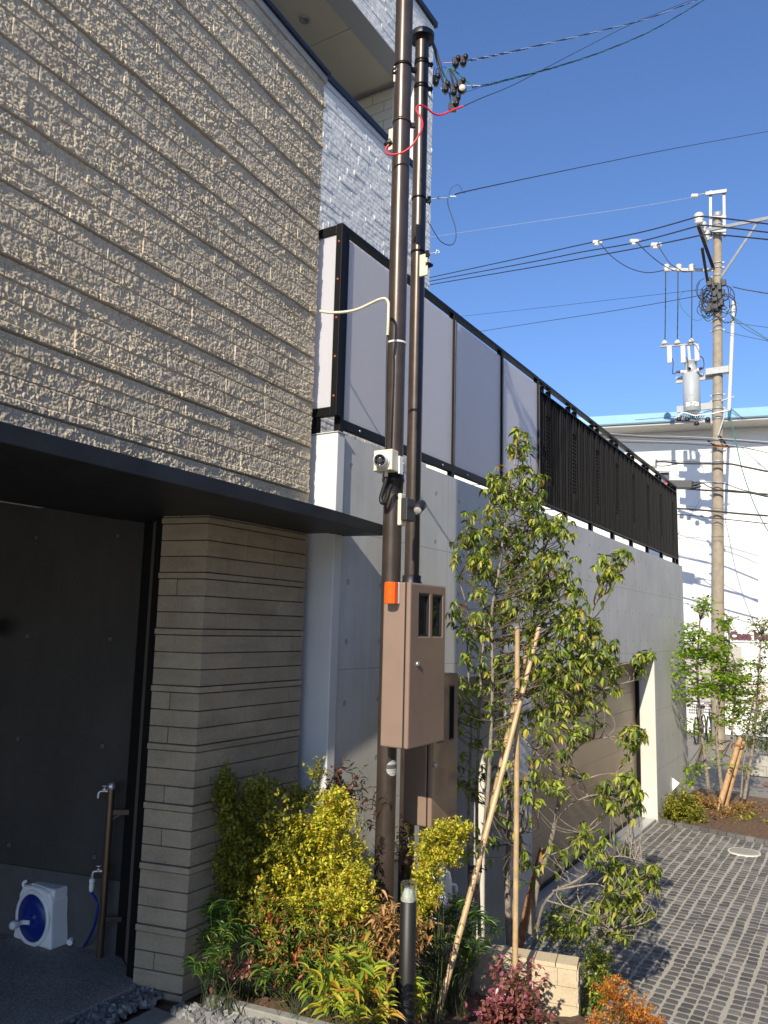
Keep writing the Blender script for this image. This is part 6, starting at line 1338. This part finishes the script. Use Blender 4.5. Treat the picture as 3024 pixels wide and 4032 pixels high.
strap_plant('strap_leaf_plant', 'low bluish green long-leaved plant under the nandina', G0z(3.12, 2.2), [(600, 2105, 56, 26, 3.72, 2), (680, 2105, 50, 30, 3.68, 1.5), (730, 2140, 30, 30, 3.6, 1)], 40, .07, .16, GRST)
strap_plant('strap_leaf_plant', 'dense dark green fine-leaved plant right of the bollard light', G0z(4.1, 1.9), [(965, 1990, 55, 50, 5.0, 3), (985, 2060, 56, 50, 4.95, 3), (925, 2070, 26, 50, 4.75, 1.6), (1040, 2010, 34, 44, 5.05, 1.4), (930, 2000, 30, 50, 4.85, 1)], 120, .075, .14, GRST, sig=.12)
strap_plant('strap_leaf_plant', 'small fresh green plant right of the bollard light foot', G0z(3.4, 1.65), [(905, 2150, 20, 40, 3.7, 1)], 8, .07, .2, STRAP)
def flowers(e_base, blobs, n):
    e_base = foot(blobs, Dp); e = thing('wine_leaf_shrub', 'wine-red shrub with pink fringe flowers in front of the low cream wall', 'shrub', e_base); r = random.Random(4); P, Dd, L, Pf, Df = [], [], [], [], []; tw = MB()
    for k in range(n):
        b = r.choices(blobs, [q[5] for q in blobs])[0]; a = r.uniform(0, 2 * math.pi); q = r.random() ** .5; c = Dp(b[0] + b[2] * q * math.cos(a), b[1] + b[3] * q * math.sin(a), b[4] + r.gauss(0, .09))
        root = Vector(e_base); tw.tube([root, c], .0013, 4, False); ax_ = (c - root).normalized()
        for j in range(7):
            p = c - ax_ * .018 * j + Vector((r.gauss(0, .006), r.gauss(0, .006), 0)); P.append(tuple(p)); Dd.append((r.gauss(0, 1), r.gauss(0, 1), r.gauss(-.3, .5))); L.append(r.uniform(.028, .046))
        if r.random() < .45:
            f_ = c + Vector((0, 0, .008))
            for j in range(14): Pf.append(tuple(f_)); Df.append((r.gauss(0, 1), r.gauss(0, 1), r.gauss(-.2, .6)))
    L = np.array(L); leaves('foliage', 'small', P, Dd, L, L * .62, PINKL, e); leaves('flower', 'strap', Pf, Df, .022, .0028, PINKF, e); tw.build('stem', M_STEM, e)
flowers(G0z(4.75, 1.75), [(1120, 2150, 62, 46, 5.0, 3), (1110, 2190, 90, 40, 4.9, 3), (1140, 2105, 44, 36, 5.05, 1.3), (1080, 2110, 30, 50, 5.0, 1), (1040, 2180, 40, 30, 4.8, 1.2)], 190)
shrub('orange_shrub', 'orange-leaved shrub beside the driveway at the bottom right', at(2440, 4160, dep=5.3), [(1350, 2170, 60, 50, 5.3, 3), (1320, 2130, 40, 26, 5.35, 1.5), (1395, 2200, 40, 30, 5.2, 1.5), (1290, 2200, 30, 26, 5.2, .7)], 3600, .020, .55, ORAN, dep_sig=.08, twigs=8)
shrub('green_shrub', 'green shrub squeezed behind the right end of the low cream wall', at(2340, 3900, dep=6.4), [(1285, 2080, 34, 44, 6.2, 2), (1290, 2140, 34, 60, 6.0, 2), (1300, 2060, 26, 26, 6.3, 1), (1268, 2190, 14, 30, 5.9, 1)], 1500, .036, .42, GREEN, kind='long', dep_sig=.10, twigs=5, along=6)
shrub('green_shrub', 'low green shrub behind the low cream wall, under the leaning sapling', at(2200, 3800, dep=6.5), [(1200, 2000, 50, 22, 6.5, 2), (1250, 2010, 36, 22, 6.4, 1), (1215, 1960, 40, 30, 6.5, 1)], 700, .036, .40, GREEN, kind='long', dep_sig=.10, twigs=3, along=6)
shrub('red_leaf_plant', 'tiny plant with pink-red leaves by the stone pillar foot', Dp(500, 2105, 3.72), [(492, 2075, 12, 12, 3.7, 1), (530, 2100, 14, 12, 3.65, 1), (555, 1990, 9, 9, 3.8, .3)], 110, .026, .7, PINKL, twigs=3, dep_sig=.02)
# dry litter on the soil
Pl = []; Dl = []
for _ in range(900):
    x = rs.uniform(3.0, 4.4); y = rs.uniform(1.0, 2.8); Pl.append((x, y, gz(x, y) + rs.uniform(-.01, .012))); Dl.append((rs.normal(), rs.normal(), rs.normal(0, .2)))
o = leaves('leaf_litter', 'small', Pl, Dl, rs.uniform(.015, .045, 900), rs.uniform(.01, .02, 900), DRY, None); tag(o, 'dry tan leaf litter on the soil of the near planting bed', kind='stuff')
# ---- far bed: slender bright green trees and low shrubs
def far_tree(label, base, stems, ell, mat, size, seed):
    e = thing('slender_tree', label, 'tree', base, 'slender trees in the far bed'); r = random.Random(seed); P, Dd, L = [], [], []; tw = MB(); pts = []
    for l, r0 in stems:
        Q = catmull([Dp(*q) for q in l], 5); n = len(Q); m = MB(); m.tube(Q, [r0 * (1 - .7 * i / n) for i in range(n)], 7); m.build('trunk', M_BARK, e); pts += Q[n // 3:]
    for cx, cy, rx, ry, n in ell:
        for _ in range(int(n * 1.7)):
            a = r.uniform(0, 2 * math.pi); q = math.sqrt(r.random()); c = Dp(cx + rx * q * math.cos(a), cy + ry * q * math.sin(a), base_dep + r.gauss(0, .35)); p = min(pts, key=lambda v: (v - c).length + .6 * max(v.z - c.z, 0)); tw.tube([p, p.lerp(c, .5) - Vector((0, 0, .02)), c], [.006, .004, .003], 4, False)
            for k in range(9): P.append(tuple(c + Vector((r.gauss(0, .05), r.gauss(0, .05), r.gauss(0, .025))))); Dd.append((r.gauss(0, 1), r.gauss(0, 1), -.35)); L.append(size * r.uniform(.7, 1.2))
    L = np.array(L); leaves('foliage', 'small', P, Dd, L, L * .75, mat, e); tw.build('branch', M_TWIG, e)
base_dep = 13.2
far_tree('slender bright green tree nearest the end of the grey concrete wall', Dp(1530, 1702, 13.2), [([(1530, 1702, 13.2), (1523, 1640, 13.2), (1515, 1580, 13.2), (1508, 1500, 13.2), (1507, 1420, 13.2), (1512, 1340, 13.2)], .035)],
    [(1522, 1305, 17, 20, 14), (1500, 1370, 30, 26, 26), (1484, 1410, 26, 16, 14), (1475, 1450, 20, 20, 10), (1520, 1420, 28, 26, 24), (1478, 1500, 20, 24, 9), (1515, 1480, 28, 26, 20), (1495, 1570, 20, 20, 6), (1500, 1660, 24, 12, 7), (1488, 1690, 18, 8, 4)], BRT, .068, 1)
far_tree('slender bright green tree in front of the utility pole foot', Dp(1565, 1720, 13.0), [([(1562, 1725, 13.0), (1552, 1640, 13.0), (1548, 1560, 13.0), (1560, 1480, 13.0), (1575, 1400, 13.0), (1572, 1330, 13.0)], .035), ([(1578, 1720, 13.1), (1580, 1600, 13.1), (1588, 1500, 13.1), (1592, 1440, 13.1)], .022)],
    [(1566, 1340, 14, 22, 14), (1548, 1400, 30, 30, 32), (1585, 1450, 36, 30, 40), (1560, 1480, 40, 30, 36), (1600, 1510, 36, 30, 26), (1570, 1545, 40, 24, 16), (1560, 1640, 20, 16, 5), (1530, 1600, 20, 20, 5)], BRT, .068, 2)
far_tree('slender loose green tree at the right edge in front of the sign', Dp(1610, 1720, 13.1), [([(1608, 1725, 13.1), (1622, 1640, 13.1), (1632, 1560, 13.1), (1638, 1460, 13.1), (1645, 1370, 13.1)], .030), ([(1600, 1722, 13.1), (1612, 1600, 13.1), (1630, 1500, 13.1)], .018)],
    [(1640, 1352, 24, 18, 14), (1650, 1390, 20, 16, 9), (1640, 1430, 22, 16, 10), (1625, 1480, 30, 24, 18), (1650, 1530, 20, 24, 12), (1620, 1550, 26, 24, 12), (1615, 1590, 20, 16, 6), (1605, 1660, 14, 10, 3)], leafmat('soft_green_leaf', [(0, (.10, .16, .02)), (.6, (.24, .33, .04)), (1, (.44, .42, .07))], .4), .055, 3)
GF = 'low shrubs in the far planting bed'
def cvf(x, y, d): return Dp(x, y, d)
for lab, b, bl, n, mt in (('yellow-green low shrub at the end corner of the concrete wall', Dp(1470, 1770, 12.1), [(1470, 1735, 38, 36, 12.1, 3), (1492, 1765, 40, 26, 12.0, 2), (1450, 1745, 22, 22, 12.1, 1)], 6000, YELD), ('bronze low shrub right behind the yellow-green corner shrub', Dp(1530, 1775, 12.6), [(1530, 1742, 34, 24, 12.8, 2), (1565, 1772, 50, 24, 12.3, 3), (1515, 1728, 24, 18, 12.9, 1), (1590, 1750, 40, 20, 12.6, 1.5)], 6000, BRN), ('yellow-bronze low shrub at the right edge beside the setts', Dp(1625, 1800, 12.2), [(1615, 1780, 44, 22, 12.3, 3), (1650, 1795, 34, 20, 12.0, 2), (1590, 1760, 30, 18, 12.7, 1)], 5000, YELD), ('reddish low shrub at the right edge behind the yellow-bronze one', Dp(1630, 1765, 12.9), [(1625, 1750, 34, 20, 13.0, 1), (1650, 1765, 26, 18, 12.8, 1)], 2400, BRN)):
    shrub('low_shrub', lab, b, bl, n, .042, .6, mt, dep_sig=.18, twigs=5, group=GF)
shrub('hedge', 'dark green hedge above the low grey block wall at the right edge', at(2990, 2960, dep=17.5), [(1640, 1590, 60, 36, 17.4, 3), (1655, 1555, 40, 30, 17.6, 2), (1690, 1580, 50, 40, 17.4, 2)], 4200, .05, .55, DKG, dep_sig=.4, twigs=6)
shrub('pink_tree', 'thin tree with pinkish new leaves against the white wall at the right edge', at(2990, 2800, dep=20), [(1650, 1490, 34, 40, 20, 1), (1630, 1510, 30, 20, 20, .6)], 700, .07, .4, leafmat('pinkish_leaf', [(0, (.4, .2, .14)), (1, (.62, .42, .30))], .4), dep_sig=.4, twigs=4, cat='tree')
